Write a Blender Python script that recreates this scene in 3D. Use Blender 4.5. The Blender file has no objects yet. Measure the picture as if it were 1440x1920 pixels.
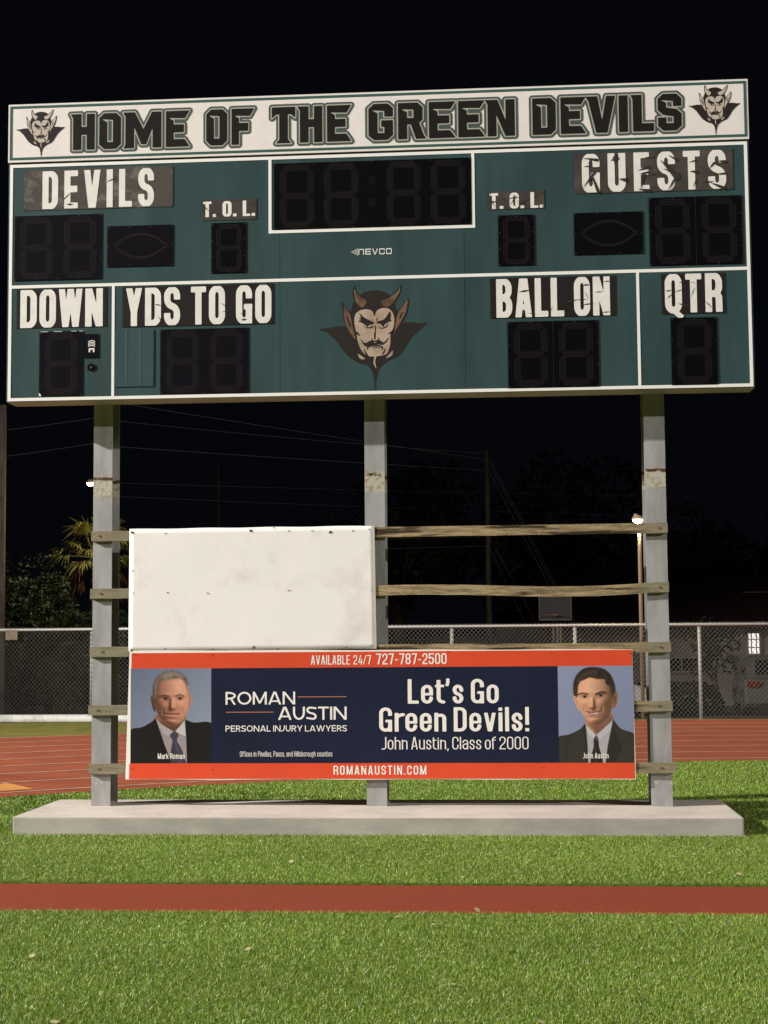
import bpy, bmesh, math, random
import numpy as np
from mathutils import Vector, Matrix
from mathutils.geometry import tessellate_polygon
SC = bpy.context.scene
COL = SC.collection
R = math.radians

# ------------------------------------------------------------------ camera
CAMZ, CAMY, FPX = 1.538, -12.3874, 2884.0
RGT = Vector((0.99688, 0.078544, -0.007771)); UPV = Vector((0.013951, -0.078441, 0.996821)); FWD = Vector((-0.077685, 0.99382, 0.079292))
cam = bpy.data.cameras.new('camera'); cam.sensor_fit = 'VERTICAL'; cam.sensor_height = 24; cam.lens = 24*FPX/1920
cam.clip_end = 2000; cam.clip_start = 0.1
camo = bpy.data.objects.new('camera', cam); COL.objects.link(camo)
M = Matrix((RGT, UPV, -FWD)).transposed().to_4x4(); M.translation = Vector((0, CAMY, CAMZ)); camo.matrix_world = M
SC.camera = camo
SC.render.resolution_x = 768; SC.render.resolution_y = 1024
SC.view_settings.view_transform = 'Standard'; SC.view_settings.look = 'None'
SC.view_settings.exposure = 0; SC.view_settings.gamma = 1
# ------------------------------------------------------------------ night sky
W = bpy.data.worlds.new('World'); SC.world = W; W.use_nodes = True
bg = W.node_tree.nodes['Background']; bg.inputs[0].default_value = (.55, .62, 1, 1); bg.inputs[1].default_value = .0028
# ------------------------------------------------------------------ stadium floodlights (on their masts beside the field, out of view)
def flood(name, loc, aim, watts, cone, col, rad=.6):
    l = bpy.data.lights.new(name, 'SPOT'); l.energy = watts; l.spot_size = R(cone); l.spot_blend = .85; l.color = col; l.shadow_soft_size = rad
    o = bpy.data.objects.new(name, l); COL.objects.link(o); o.location = loc
    d = Vector(aim) - Vector(loc); o.rotation_euler = d.to_track_quat('-Z', 'Y').to_euler()
flood('floodlight', (-45, -14, 23), (-1, 2, 1), 222000, 46, (1, .97, .94), .45)
flood('floodlight', (76, -44, 33), (-2, 0, 1.5), 200000, 31, (1, .97, .94), .7)
SC.cycles.max_bounces = 6

# ------------------------------------------------------------------ helpers
def lin(c):
    return tuple(((v/255)/12.92 if v/255 <= .04045 else ((v/255+.055)/1.055)**2.4) for v in c)
def at(px, py, Y):                       # the point of the vertical plane y=Y seen at pixel (px,py) of the 1440x1920 photograph
    d = FWD + RGT*((px-720)/FPX) - UPV*((py-960)/FPX)
    return Vector((0, CAMY, CAMZ)) + d*((Y-CAMY)/d.y)
def gnd(px, py, z=0):
    d = FWD + RGT*((px-720)/FPX) - UPV*((py-960)/FPX)
    return Vector((0, CAMY, CAMZ)) + d*((z-CAMZ)/d.z)
def prect(x0, y0, x1, y1, x2, y2, x3, y3, Y=0):   # four photo corners tl,tr,br,bl -> upright rectangle (x0,x1,z0,z1) on plane y=Y
    a, b, c, d = at(x0, y0, Y), at(x1, y1, Y), at(x2, y2, Y), at(x3, y3, Y)
    return ((a.x+d.x)/2, (b.x+c.x)/2, (c.z+d.z)/2, (a.z+b.z)/2)

MATS = {}
def mat(name, col, rough=.6, spec=.3, metal=0, var=0, scale=3, bump=0, bscale=None, emit=None, est=0, col2=None, lo=.42, hi=.62, stretch=None, detail=6, coat=0):
    """plain procedural material: base colour, optional second colour mixed in by noise, optional bump"""
    m = bpy.data.materials.new(name); m.use_nodes = True; nt = m.node_tree; b = nt.nodes['Principled BSDF']
    b.inputs['Base Color'].default_value = (*col, 1); b.inputs['Roughness'].default_value = rough
    b.inputs['Specular IOR Level'].default_value = spec; b.inputs['Metallic'].default_value = metal; b.inputs['Coat Weight'].default_value = coat
    if emit: b.inputs['Emission Color'].default_value = (*emit, 1); b.inputs['Emission Strength'].default_value = est
    if var or bump or col2:
        tc = nt.nodes.new('ShaderNodeTexCoord'); mp = nt.nodes.new('ShaderNodeMapping'); nt.links.new(tc.outputs['Object'], mp.inputs[0])
        if stretch: mp.inputs['Scale'].default_value = stretch
        n = nt.nodes.new('ShaderNodeTexNoise'); n.inputs['Scale'].default_value = scale; n.inputs['Detail'].default_value = detail; n.inputs['Roughness'].default_value = .62
        nt.links.new(mp.outputs[0], n.inputs[0])
        if var or col2:
            rp = nt.nodes.new('ShaderNodeMapRange'); rp.inputs[1].default_value = lo; rp.inputs[2].default_value = hi
            nt.links.new(n.outputs[0], rp.inputs[0])
            mx = nt.nodes.new('ShaderNodeMix'); mx.data_type = 'RGBA'; nt.links.new(rp.outputs[0], mx.inputs[0])
            c2 = col2 or tuple(v*(1-var) for v in col); c1 = col if col2 else tuple(min(1, v*(1+var*.6)) for v in col)
            mx.inputs[6].default_value = (*c1, 1); mx.inputs[7].default_value = (*c2, 1); nt.links.new(mx.outputs[2], b.inputs['Base Color'])
        if bump:
            n2 = nt.nodes.new('ShaderNodeTexNoise'); n2.inputs['Scale'].default_value = bscale or scale*6; n2.inputs['Detail'].default_value = 5
            nt.links.new(mp.outputs[0], n2.inputs[0])
            bp = nt.nodes.new('ShaderNodeBump'); bp.inputs['Strength'].default_value = bump; bp.inputs['Distance'].default_value = .02
            nt.links.new(n2.outputs[0], bp.inputs['Height']); nt.links.new(bp.outputs[0], b.inputs['Normal'])
    MATS[name] = m; return m
K = .93
def pr(*c): return tuple(v*K for v in lin(c))     # printed / painted colour of an upright face

def tag(o, label=None, cat=None, group=None, kind=None):
    if label: o['label'] = label
    if cat: o['category'] = cat
    if group: o['group'] = group
    if kind: o['kind'] = kind
    return o
def empty(name, loc, label, cat, group=None, rz=0):
    o = bpy.data.objects.new(name, None); COL.objects.link(o); o.location = loc; o.rotation_euler.z = rz
    o.empty_display_size = .2
    return tag(o, label, cat, group)
def link(name, me, m, parent=None, label=None):
    o = bpy.data.objects.new(name, me); COL.objects.link(o)
    for x in (m if isinstance(m, (list, tuple)) else [m]): me.materials.append(x)
    if parent:
        o.parent = parent
        w = Vector((0, 0, 0)); p = parent; turned = False
        while p: w += p.location; turned |= p.rotation_euler.z != 0; p = p.parent
        if not turned: o.location = -w   # parts are modelled in world coordinates unless the thing is turned
    if label: o['label'] = label
    return o
class MB:
    def __init__(s): s.v = []; s.f = []; s.mi = []
    def add(s, v, f, mi=0):
        n = len(s.v); s.v += [tuple(p) for p in v]; s.f += [tuple(i+n for i in q) for q in f]; s.mi += [mi]*len(f); return s
    def box(s, x0, x1, y0, y1, z0, z1, mi=0):
        return s.add([(x0,y0,z0),(x1,y0,z0),(x1,y1,z0),(x0,y1,z0),(x0,y0,z1),(x1,y0,z1),(x1,y1,z1),(x0,y1,z1)],
                     [(0,1,5,4),(1,2,6,5),(2,3,7,6),(3,0,4,7),(4,5,6,7),(3,2,1,0)], mi)
    def quad(s, a, b, c, d, mi=0): return s.add([a,b,c,d], [(0,1,2,3)], mi)
    def tube(s, pts, rad, n=6, mi=0, cap=True):
        pts = [Vector(p) for p in pts]; rs = rad if isinstance(rad, (list, tuple)) else [rad]*len(pts); vs = []; fs = []
        for i, p in enumerate(pts):
            t = (pts[min(i+1, len(pts)-1)] - pts[max(i-1, 0)]).normalized()
            a = t.cross(Vector((0,0,1)) if abs(t.z) < .9 else Vector((1,0,0))).normalized(); b = t.cross(a)
            for k in range(n):
                q = 2*math.pi*k/n; vs.append(p + (a*math.cos(q) + b*math.sin(q))*rs[i])
        for i in range(len(pts)-1):
            for k in range(n): fs.append((i*n+k, i*n+(k+1)%n, (i+1)*n+(k+1)%n, (i+1)*n+k))
        if cap: fs += [tuple(range(n))[::-1], tuple((len(pts)-1)*n+k for k in range(n))]
        return s.add(vs, fs, mi)
    def each(s, name, m, parent):            # one object per loose piece
        par = list(range(len(s.v)))
        def find(i):
            while par[i] != i: par[i] = par[par[i]]; i = par[i]
            return i
        for f in s.f:
            for i in f[1:]: par[find(i)] = find(f[0])
        G = {}
        for f in s.f: G.setdefault(find(f[0]), []).append(f)
        for fs in G.values():
            ids = sorted({i for f in fs for i in f}); mp = {i: k for k, i in enumerate(ids)}
            MB().add([s.v[i] for i in ids], [tuple(mp[i] for i in f) for f in fs]).build(name, m, parent)
    def build(s, name, m, parent=None, label=None, smooth=False, bevel=0):
        me = bpy.data.meshes.new(name); me.from_pydata(s.v, [], s.f)
        for p, i in zip(me.polygons, s.mi): p.material_index = i; p.use_smooth = smooth
        if bevel:
            bm = bmesh.new(); bm.from_mesh(me); bmesh.ops.bevel(bm, geom=list(bm.edges), offset=bevel, segments=2, affect='EDGES', profile=.6); bm.to_mesh(me); bm.free()
        me.update(); return link(name, me, m, parent, label)

# ------------------------------------------------------------------ outlines: signed-distance union + marching squares -> clean flat shapes
def sd_poly(X, Y, P):
    P = np.asarray(P, float); d = np.full(X.shape, 1e9); s = np.zeros(X.shape, bool); n = len(P)
    for i in range(n):
        ax, ay = P[i]; bx, by = P[(i+1) % n]; ex, ey = bx-ax, by-ay; L2 = ex*ex+ey*ey
        if L2 < 1e-14: continue
        wx, wy = X-ax, Y-ay; t = np.clip((wx*ex+wy*ey)/L2, 0, 1); d = np.minimum(d, (wx-t*ex)**2+(wy-t*ey)**2)
        c = (ay > Y) != (by > Y)
        if ey != 0: s ^= c & (X < ex*(Y-ay)/ey+ax)
    d = np.sqrt(d); return np.where(s, -d, d)
def sd_stroke(X, Y, P, t, closed=False, rnd=False):
    P = [np.array(p[:2], float) for p in P]
    if closed: P = P+[P[0]]
    d = np.full(X.shape, 1e9); n = len(P)-1
    for i in range(n):
        e = P[i+1]-P[i]; L = math.hypot(*e)
        if L < 1e-9: continue
        u = e/L; wx, wy = X-P[i][0], Y-P[i][1]; a = wx*u[0]+wy*u[1]; p = np.abs(wy*u[0]-wx*u[1])
        h = np.hypot(np.maximum(np.maximum(-a, a-L), 0), p)-t/2
        if not rnd and not closed:
            if i == 0: h = np.where(a < 0, np.maximum(p-t/2, -a), h)
            if i == n-1: h = np.where(a > L, np.maximum(p-t/2, a-L), h)
        d = np.minimum(d, h)
    return d
def contours(D, x0, y0, c):
    """closed loops of D=0, inside (D<0) on the left"""
    D = np.where(np.abs(D) < 1e-7, 1e-7, D); I = D < 0
    H = {}; nxt = {}
    ny, nx = D.shape
    code = I[:-1,:-1]*1 + I[:-1,1:]*2 + I[1:,1:]*4 + I[1:,:-1]*8
    T = {1:[(3,0)],2:[(0,1)],3:[(3,1)],4:[(1,2)],5:[(3,0),(1,2)],6:[(0,2)],7:[(3,2)],8:[(2,3)],9:[(2,0)],10:[(0,1),(2,3)],11:[(2,1)],12:[(1,3)],13:[(1,0)],14:[(0,3)]}
    for j, i in zip(*np.nonzero((code > 0) & (code < 15))):
        ed = [('h',j,i),('v',j,i+1),('h',j+1,i),('v',j,i)]
        for a, b in T[int(code[j,i])]: nxt[ed[a]] = ed[b]
    def pt(k):
        o, j, i = k
        a = D[j,i]; b = D[j,i+1] if o == 'h' else D[j+1,i]; f = a/(a-b)
        return (x0+(i+f)*c, y0+j*c) if o == 'h' else (x0+i*c, y0+(j+f)*c)
    out = []; left = dict(nxt)
    while left:
        k = next(iter(left)); lp = []
        while k in left: lp.append(pt(k)); k = left.pop(k)
        if len(lp) > 3: out.append(lp[::-1])
    return out
def simplify(lp, eps):
    P = np.array(lp); n = len(P); keep = np.zeros(n, bool); a = int(np.argmin(P[:,0])); b = int(np.argmax(((P-P[a])**2).sum(1)))
    keep[a] = keep[b] = True
    st = [(a, b), (b, a+n)] if a < b else [(a, b+n), (b, a)]
    while st:
        i, j = st.pop()
        if j-i < 2: continue
        idx = np.arange(i+1, j) % n; p, q = P[i % n], P[j % n]; e = q-p; L = math.hypot(*e) or 1e-9
        d = np.abs((P[idx,0]-p[0])*e[1]-(P[idx,1]-p[1])*e[0])/L; k = int(np.argmax(d))
        if d[k] > eps: m = i+1+k; keep[m % n] = True; st += [(i, m), (m, j)]
    return P[keep]
def area(P): x, y = P[:,0], P[:,1]; return .5*float(np.sum(x*np.roll(y,-1)-np.roll(x,-1)*y))
def fill(loops):
    """triangulate nested loops -> verts2d, faces"""
    L = [np.asarray(l) for l in loops if len(l) > 2]; A = [area(l) for l in L]; vs, fs = [], []
    outs = [i for i in range(len(L)) if A[i] > 0]; holes = [i for i in range(len(L)) if A[i] <= 0]
    own = {i: [] for i in outs}
    for h in holes:
        c = [i for i in outs if A[i] > -A[h] and sd_poly(np.array([L[h][0][0]]), np.array([L[h][0][1]]), L[i])[0] < 0]
        if c: own[min(c, key=lambda i: A[i])].append(h)
    for i in outs:
        grp = [L[i]]+[L[h] for h in own[i]]; n = len(vs); pts = [p for g in grp for p in g]
        vs += [tuple(p) for p in pts]
        for t in tessellate_polygon([[Vector((p[0], p[1], 0)) for p in g] for g in grp]): fs.append(tuple(n+k for k in t))
    return vs, fs
def shape(sdf, box, cell, eps=None):
    """box=(x0,x1,y0,y1); sdf(X,Y)"""
    x0, x1, y0, y1 = box; X, Y = np.meshgrid(np.arange(x0-2*cell, x1+3*cell, cell), np.arange(y0-2*cell, y1+3*cell, cell))
    return fill([simplify(l, eps or cell*.12) for l in contours(sdf(X, Y), x0-2*cell, y0-2*cell, cell)])
def smooth_poly(P, n=5):
    P = np.asarray(P, float); out = []; N = len(P)
    for i in range(N):
        a, b, c, d = P[i-1], P[i], P[(i+1) % N], P[(i+2) % N]
        for k in range(n):
            t = k/n; out.append(.5*(2*b+(c-a)*t+(2*a-5*b+4*c-d)*t*t+(3*b-a-3*c+d)*t**3))
    return np.array(out)

# ------------------------------------------------------------------ stroke lettering
def rounded(P, rx, ry, closed=False):
    out = []; n = len(P)
    for i, p in enumerate(P):
        if (len(p) < 3) or ((i in (0, n-1)) and not closed): out.append(p[:2]); continue
        b = np.array(p[:2], float); a = np.array(P[i-1][:2], float); c = np.array(P[(i+1) % n][:2], float)
        def cut(q, last):
            e = q-b; L = math.hypot(*e); r = min(rx*p[2] if abs(e[0]) > abs(e[1]) else ry*p[2], L*(1 if last else .5)); return b+e/L*r
        s = cut(a, i == 1 and not closed); e = cut(c, i == n-2 and not closed)
        for k in range(9):
            t = k/8; m = .5523; c1, c2 = s+(b-s)*m, e+(b-e)*m
            out.append(tuple((1-t)**3*s+3*(1-t)**2*t*c1+3*(1-t)*t*t*c2+t**3*e))
    return out
XH = .765
def glyph(ch, st):
    """-> (strokes [(pts,closed,thick)], width, ymin, ymax)"""
    t = st['t']; w0 = st['w']; low = ch.islower(); ww = w0*st.get('lw', .92) if low else w0
    k = {'M':1.32,'W':1.45,'m':1.62,'w':1.4,'N':1.06,'E':.86,'F':.84,'L':.82,'T':.92,'J':.78,'s':.9,'r':.68,'f':.64,'t':.64,'c':.92,'A':1.06,'V':1.04,'Y':1.0,'X':1,'1':.62,'-':.6,'/':.8,'K':1.05,'k':1.0}.get(ch, 1)
    k = st.get('k', {}).get(ch, k); w = max(ww*k, t)
    if ch in "Iil.,'!:": w = t
    Lx, Rx = t/2, w-t/2; C = w/2; B, T = t/2*st.get('hv', 1), 1-t/2*st.get('hv', 1); Mi = .5 if ch not in 'PRB' else .5
    xT = XH-t/2; xM = XH/2; D = -.2+t/2
    S = []; y0, y1 = 0, 1; o = t*.5
    def s(*p, c=False, th=None): S.append((rounded(p, st['rx'], st['ry'], c), c, th or t))
    def V(a, b, c_, d): S.append(([(a[0]+(a[0]-b[0])*.3, a[1]+(a[1]-b[1])*.3), (b[0]+(b[0]-a[0])*.3, b[1]+(b[1]-a[1])*.3)], False, t*c_))
    if ch == 'A':
        tx = t*.16; V((Lx*1.04,0),(C-tx,1),1,0); V((w-Lx*1.04,0),(C+tx,1),1,0); s((Lx+w*.12,.26),(Rx-w*.12,.26), th=t*.85)
    elif ch == 'B': s((Lx,0),(Lx,1)); s((Lx,T),(Rx-.01,T,1),(Rx-.01,.52,1),(Lx,.52)); s((Lx,.5),(Rx,.5,1),(Rx,B,1),(Lx,B))
    elif ch == 'C': s((Rx,.64),(Rx,T,1),(Lx,T,1),(Lx,B,1),(Rx,B,1),(Rx,.36)) if not st.get('wide') else s((Rx+o*.5,.78),(Rx,T,1),(Lx,T,1),(Lx,B,1),(Rx,B,1),(Rx+o*.5,.22))
    elif ch == 'D': s((Lx,0),(Lx,1)); s((Lx,T),(Rx,T,1),(Rx,B,1),(Lx,B))
    elif ch == 'E': s((Lx,0),(Lx,1)); s((Lx,T),(w,T)); s((Lx,.51),(w*.94,.51)); s((Lx,B),(w,B))
    elif ch == 'F': s((Lx,0),(Lx,1)); s((Lx,T),(w,T)); s((Lx,.49),(w*.93,.49))
    elif ch == 'G': s((Rx,.66),(Rx,T,1),(Lx,T,1),(Lx,B,1),(Rx,B,1),(Rx,.47)); s((w,.44),(C,.44), th=t*.85); s((Rx,.44),(Rx,0),th=t) if not st.get('wide') and t > .12 else None
    elif ch == 'H': s((Lx,0),(Lx,1)); s((Rx,0),(Rx,1)); s((Lx,.5),(Rx,.5))
    elif ch == 'I': s((Lx,0),(Lx,1))
    elif ch == 'J': s((Rx,1),(Rx,B,1),(Lx-o,B)); 
    elif ch == 'K': s((Lx,0),(Lx,1)); V((Lx,.32),(Rx,1),1,0); V((C,.62),(Rx+.01,0),1,0)
    elif ch == 'L': s((Lx,0),(Lx,1)); s((Lx,B),(w,B))
    elif ch == 'M':
        s((Lx,0),(Lx,1)); s((Rx,0),(Rx,1)); lowp = .12 if not st.get('wide') else .2
        V((Lx+.01,1),(C,lowp-.05),.9,0); V((Rx-.01,1),(C,lowp-.05),.9,0)
        S[-1] = (S[-1][0][:1]+[(C,lowp-.1)],False,t*.9); S[-2] = (S[-2][0][:1]+[(C,lowp-.1)],False,t*.9)
    elif ch == 'N': s((Lx,0),(Lx,1)); s((Rx,0),(Rx,1)); V((Lx+o*.1,1),(Rx-o*.1,0),1,0)
    elif ch in 'O0': s((Lx,T,1),(Lx,B,1),(Rx,B,1),(Rx,T,1), c=True)
    elif ch == 'P': s((Lx,0),(Lx,1)); s((Lx,T),(Rx,T,1),(Rx,.45,1),(Lx,.45))
    elif ch == 'Q': s((Lx,T,1),(Lx,B,1),(Rx,B,1),(Rx,T,1), c=True); s((C-.02,.08),(w+.0,-.13), th=t*.8); y0 = -.14
    elif ch == 'R':
        s((Lx,0),(Lx,1)); s((Lx,T),(Rx,T,1),(Rx,.47,1),(Lx,.47))
        if st.get('wide'): V((C+.02,.47),(Rx-.01,0),1,0); S[-1] = ([(C+.02,.47),S[-1][0][1]],False,t)
        else: s((Lx+o,.47),(Rx-.005,.47,.7),(Rx,0))
    elif ch == 'S': s((Rx,.68),(Rx,T,1),(Lx,T,1),(Lx,.53,1),(Rx,.47,1),(Rx,B,1),(Lx,B,1),(Lx,.32)) if not st.get('wide') else s((Rx-.01,.88),(C,T+.01,1),(Lx,T-.02,1),(Lx+.01,.54,1),(Rx,.46,1),(Rx,B+.01,1),(C,B,1),(Lx-.02,.14))
    elif ch == 'T': s((C,0),(C,1)); s((0,T),(w,T))
    elif ch == 'U': s((Lx,1),(Lx,B,1),(Rx,B,1),(Rx,1))
    elif ch == 'V': V((Lx,1),(C-t*.1,0),1,0); V((Rx,1),(C+t*.1,0),1,0)
    elif ch == 'W':
        a, b = w*.29, w*.71; V((Lx,1),(a,0),.95,0); V((C,1),(a,0),.95,0); V((C,1),(b,0),.95,0); V((Rx,1),(b,0),.95,0)
    elif ch == 'Y': s((C,0),(C,.45)); V((Lx,1),(C,.36),1,0); V((Rx,1),(C,.36),1,0); S[-1] = (S[-1][0][:1]+[(C,.36)],False,t); S[-2] = (S[-2][0][:1]+[(C,.36)],False,t)
    elif ch == '1': s((Rx,0),(Rx,1)); s((0,.8),(Rx,.88))
    elif ch == '2': s((Lx,.68),(Lx,T,1),(Rx,T,1),(Rx,.56,.6),(Lx+o*.2,.2,.6),(Lx+o*.2,B)); s((0,B),(w,B))
    elif ch == '4': V((Lx,.26),(Rx-t*.7,1),.9,0); S[-1] = ([(Lx,.2),S[-1][0][1]],False,t*.9); s((0,.24),(w+.04,.24), th=t*.9); s((Rx-t*.25,0),(Rx-t*.25,.58))
    elif ch == '5': s((w,T),(Lx,T)); s((Lx,1),(Lx,.5)); s((Lx,.55),(Lx,.6,1),(Rx,.6,1),(Rx,B,1),(Lx,B,1),(Lx,.3))
    elif ch == '7': s((0,T),(w,T)); V((Rx,1-t*.5),(C-.04,0),1,0)
    elif ch == '8': s((Lx,T,1),(Lx,.52,1),(Rx,.52,1),(Rx,T,1), c=True); s((Lx,.5,1),(Lx,B,1),(Rx,B,1),(Rx,.5,1), c=True)
    elif ch == '-': s((0,.42),(w,.42), th=t*.85)
    elif ch == '.': s((Lx,0),(Lx,t))
    elif ch == ',': s((Lx,t),(Lx,0),(Lx-t*.35,-.13), th=t*.85); y0 = -.16
    elif ch == "'": s((Lx,1.02),(Lx,.84),(Lx-t*.3,.72), th=t*.85); y1 = 1.02
    elif ch == '!': s((Lx,0),(Lx,t)); s((Lx,.27),(Lx,1), th=t*.95)
    elif ch == '/': V((0,-.1),(w,1.02),.8,0)
    elif ch == 'a': s((Lx,XH-.24),(Lx,xT,1),(Rx,xT,1),(Rx,0)); s((Rx,.44),(Lx,.42,1),(Lx,B,1),(Rx-o*.4,B,1),(Rx,.2))
    elif ch == 'b': s((Lx,0),(Lx,1)); s((Lx,xT-.04),(Rx,xT,1),(Rx,B,1),(Lx,B+.02))
    elif ch == 'c': s((Rx,.5),(Rx,xT,1),(Lx,xT,1),(Lx,B,1),(Rx,B,1),(Rx,.28))
    elif ch == 'd': s((Rx,0),(Rx,1)); s((Rx,xT-.04),(Lx,xT,1),(Lx,B,1),(Rx,B+.02))
    elif ch == 'e': s((Rx,.24),(Rx,B,1),(Lx,B,1),(Lx,xT,1),(Rx,xT,1),(Rx,xM)); s((Lx,xM),(w,xM), th=t*.8)
    elif ch == 'f': s((Lx+o*.4,0),(Lx+o*.4,T,1),(w+.02,T)); s((-.03,XH-t*.4),(w,XH-t*.4), th=t*.8); y1 = 1
    elif ch == 'g': s((Lx,xT,1),(Lx,.28,1),(Rx,.28,1),(Rx,xT,1), c=True); s((C,xT),(w+.04,xT+.03), th=t*.7); s((Lx+.02,.26),(Lx+.02,.1,1),(Rx,.1,1),(Rx,D,1),(Lx,D,1),(Lx,.02), th=t*.85); y0 = -.22
    elif ch == 'h': s((Lx,0),(Lx,1)); s((Lx,xT-.06),(Rx,xT,1),(Rx,0))
    elif ch == 'i': s((Lx,0),(Lx,XH)); s((Lx,XH+.09),(Lx,XH+.09+t*.95)); y1 = 1.06
    elif ch == 'k': s((Lx,0),(Lx,1)); V((Lx,.25),(Rx,XH),.95,0); S[-1] = ([(Lx,.25),(Rx,XH-.02)],False,t*.95); V((C,.45),(Rx+.01,0),.95,0); S[-1] = ([(C-.02,.48),S[-1][0][1]],False,t*.95)
    elif ch == 'l': s((Lx,0),(Lx,1))
    elif ch == 'm': s((Lx,0),(Lx,XH)); s((Lx,xT-.06),(C,xT,1),(C,0)); s((C,xT-.06),(Rx,xT,1),(Rx,0))
    elif ch == 'n': s((Lx,0),(Lx,XH)); s((Lx,xT-.06),(Rx,xT,1),(Rx,0))
    elif ch == 'o': s((Lx,xT,1),(Lx,B,1),(Rx,B,1),(Rx,xT,1), c=True)
    elif ch == 'r': s((Lx,0),(Lx,XH)); s((Lx,xT-.14),(Lx+o,xT,1),(w+.02,xT-.0))
    elif ch == 's': s((Rx,XH*.68),(Rx,xT,1),(Lx,xT,1),(Lx,xM+.03,1),(Rx,xM-.03,1),(Rx,B,1),(Lx,B,1),(Lx,XH*.32))
    elif ch == 't': s((Lx+o*.5,.95),(Lx+o*.5,B,1),(w+.01,B)); s((-.02,XH-t*.4),(w+.02,XH-t*.4), th=t*.8)
    elif ch == 'u': s((Lx,XH),(Lx,B,1),(Rx,B+.02,1),(Rx,.1)); s((Rx,0),(Rx,XH))
    elif ch == 'v': V((Lx,XH),(C-t*.08,0),.95,0); V((Rx,XH),(C+t*.08,0),.95,0); y1 = XH
    elif ch == 'n_': s((Lx,0),(Lx,T,.6),(Rx,T,.6),(Rx,0))
    return S, w, y0, y1
GC = {}
def glyph_mesh(ch, key, st):
    if (ch, key) not in GC:
        S, w, y0, y1 = glyph(ch, st); cell = 1/64
        def f(X, Y):
            d = np.full(X.shape, 1e9)
            for p, c, t in S: d = np.minimum(d, sd_stroke(X, Y, p, t, c))
            return np.maximum(np.maximum(d, Y-y1), y0-Y)
        GC[ch, key] = (*shape(f, (-.1, w+.1, y0-.05, y1+.05), cell), w)
    return GC[ch, key]
STY = {'gothic': dict(w=.44, t=.172, rx=.15, ry=.17, hv=.76), 'bold': dict(w=.415, t=.125, rx=.15, ry=.17), 'light': dict(w=.40, t=.078, rx=.15, ry=.18),
       'medium': dict(w=.40, t=.11, rx=.15, ry=.17), 'caps': dict(w=.42, t=.12, rx=.15, ry=.17), 'fine': dict(w=.38, t=.078, rx=.15, ry=.17),
       'round': dict(w=.86, t=.135, rx=.5, ry=.5, wide=1, k={'M':1.1,'N':.98,'R':.82,'P':.8,'E':.74,'S':.78,'L':.68,'T':.8,'J':.6,'U':.9,'A':1.02,'Y':.92,'W':1.5,'B':.85,'O':1.1}),
       'maker': dict(w=1.15, t=.17, rx=.12, ry=.12, k={'V':.95,'E':.95,'N':1.15,'C':1.0})}
def text(s, key, x0, x1, z0, z1, Y, gap=.09, space=.3):
    """line of lettering filling the box, lying on plane y=Y facing -y; returns MB"""
    st = STY[key]; items = []; x = 0
    for ch in s:
        if ch == ' ': x += space-gap; continue
        v, f, w = glyph_mesh(ch, key, st); items.append((x, v, f)); x += w+gap
    tot = x-gap; kx = (x1-x0)/tot; kz = z1-z0; m = MB()
    for ox, v, f in items: m.add([(x0+(ox+p[0])*kx, Y, z0+p[1]*kz) for p in v], f)
    return m

# ------------------------------------------------------------------ materials
mat('turf_base', (.09, .15, .022), .9, .1, var=.4, scale=30)
mat('red_surface', (.275, .058, .028), .9, .1, var=.14, scale=90, bump=.5, bscale=220)
mat('track_red', (.325, .088, .042), .9, .1, var=.12, scale=1.5, bump=.3, bscale=150)
mat('lane_white', (.62, .40, .31), .8, .2, var=.25, scale=6)
mat('track_orange', (.62, .27, .075), .8, .2, var=.15, scale=8)
mat('lawn', (.26, .22, .055), .95, .1, col2=(.15, .17, .04), scale=2.5, bump=.8, bscale=60)
mat('yard', (.11, .10, .075), .95, .1, var=.3, scale=.8, bump=.5, bscale=20)
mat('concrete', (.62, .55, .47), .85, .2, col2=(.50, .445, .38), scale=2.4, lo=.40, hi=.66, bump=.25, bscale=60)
mat('concrete_shaded', (.45, .41, .355), .9, .15, col2=(.35, .32, .28), scale=2.2, lo=.40, hi=.64, bump=.10, bscale=45, stretch=(1, 1, 2.5))  # slab sides: shade put into a darker concrete colour
mat('board_green', pr(52, 75, 75), .42, .4, var=.17, scale=1.6, bump=.06, bscale=4, stretch=(1.6, 1, .3))
mat('board_white', pr(235, 226, 218), .45, .35, var=.03, scale=6)
mat('stripe_white', pr(244, 240, 233), .45, .35)
mat('aluminium', (.36, .38, .34), .55, .4, metal=.25, var=.12, scale=2)
mat('sheet_dark', (.03, .03, .032), .6, .3)
mat('vinyl_dark', pr(68, 62, 57), .38, .5, col2=pr(92, 86, 79), scale=3.2, lo=.45, hi=.7, bump=.12, bscale=9)
mat('vinyl_sheen', pr(84, 79, 73), .3, .6, col2=pr(150, 143, 133), scale=4.5, lo=.52, hi=.80, bump=.5, bscale=5, stretch=(1, 1, 1.6))  # pale streaks are gloss reflections put into the colour
mat('letter_white', pr(234, 228, 219), .45, .35, var=.05, scale=9)
mat('crack_dark', pr(54, 49, 46), .6, .2)
mat('black_print', pr(37, 32, 30), .5, .2)
mat('sign_black', pr(32, 28, 26), .55, .15)
mat('trim_green', pr(58, 92, 84), .5, .3)
mat('trim_grey', pr(74, 86, 82), .5, .3)
mat('trim_pale', pr(170, 168, 152), .5, .3)
mat('display_black', (.0022, .0020, .0028), .6, .05)
mat('display_violet', (.0036, .0029, .0052), .6, .06)
mat('led_off', (.029, .020, .019), .6, .2)
mat('screw_grey', (.10, .09, .09), .4, .4)  # grey of the small display screws
mat('screw_dark', (.05, .045, .04), .45, .5, metal=.4)
mat('screw_rust', (.13, .07, .04), .7, .3)
mat('devil_tan', pr(184, 162, 140), .5, .3, col2=pr(150, 128, 108), scale=5, lo=.45, hi=.7)
mat('devil_brown', pr(122, 96, 72), .5, .3, col2=pr(88, 66, 50), scale=9)
mat('devil_black', pr(42, 36, 33), .5, .3)
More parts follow.
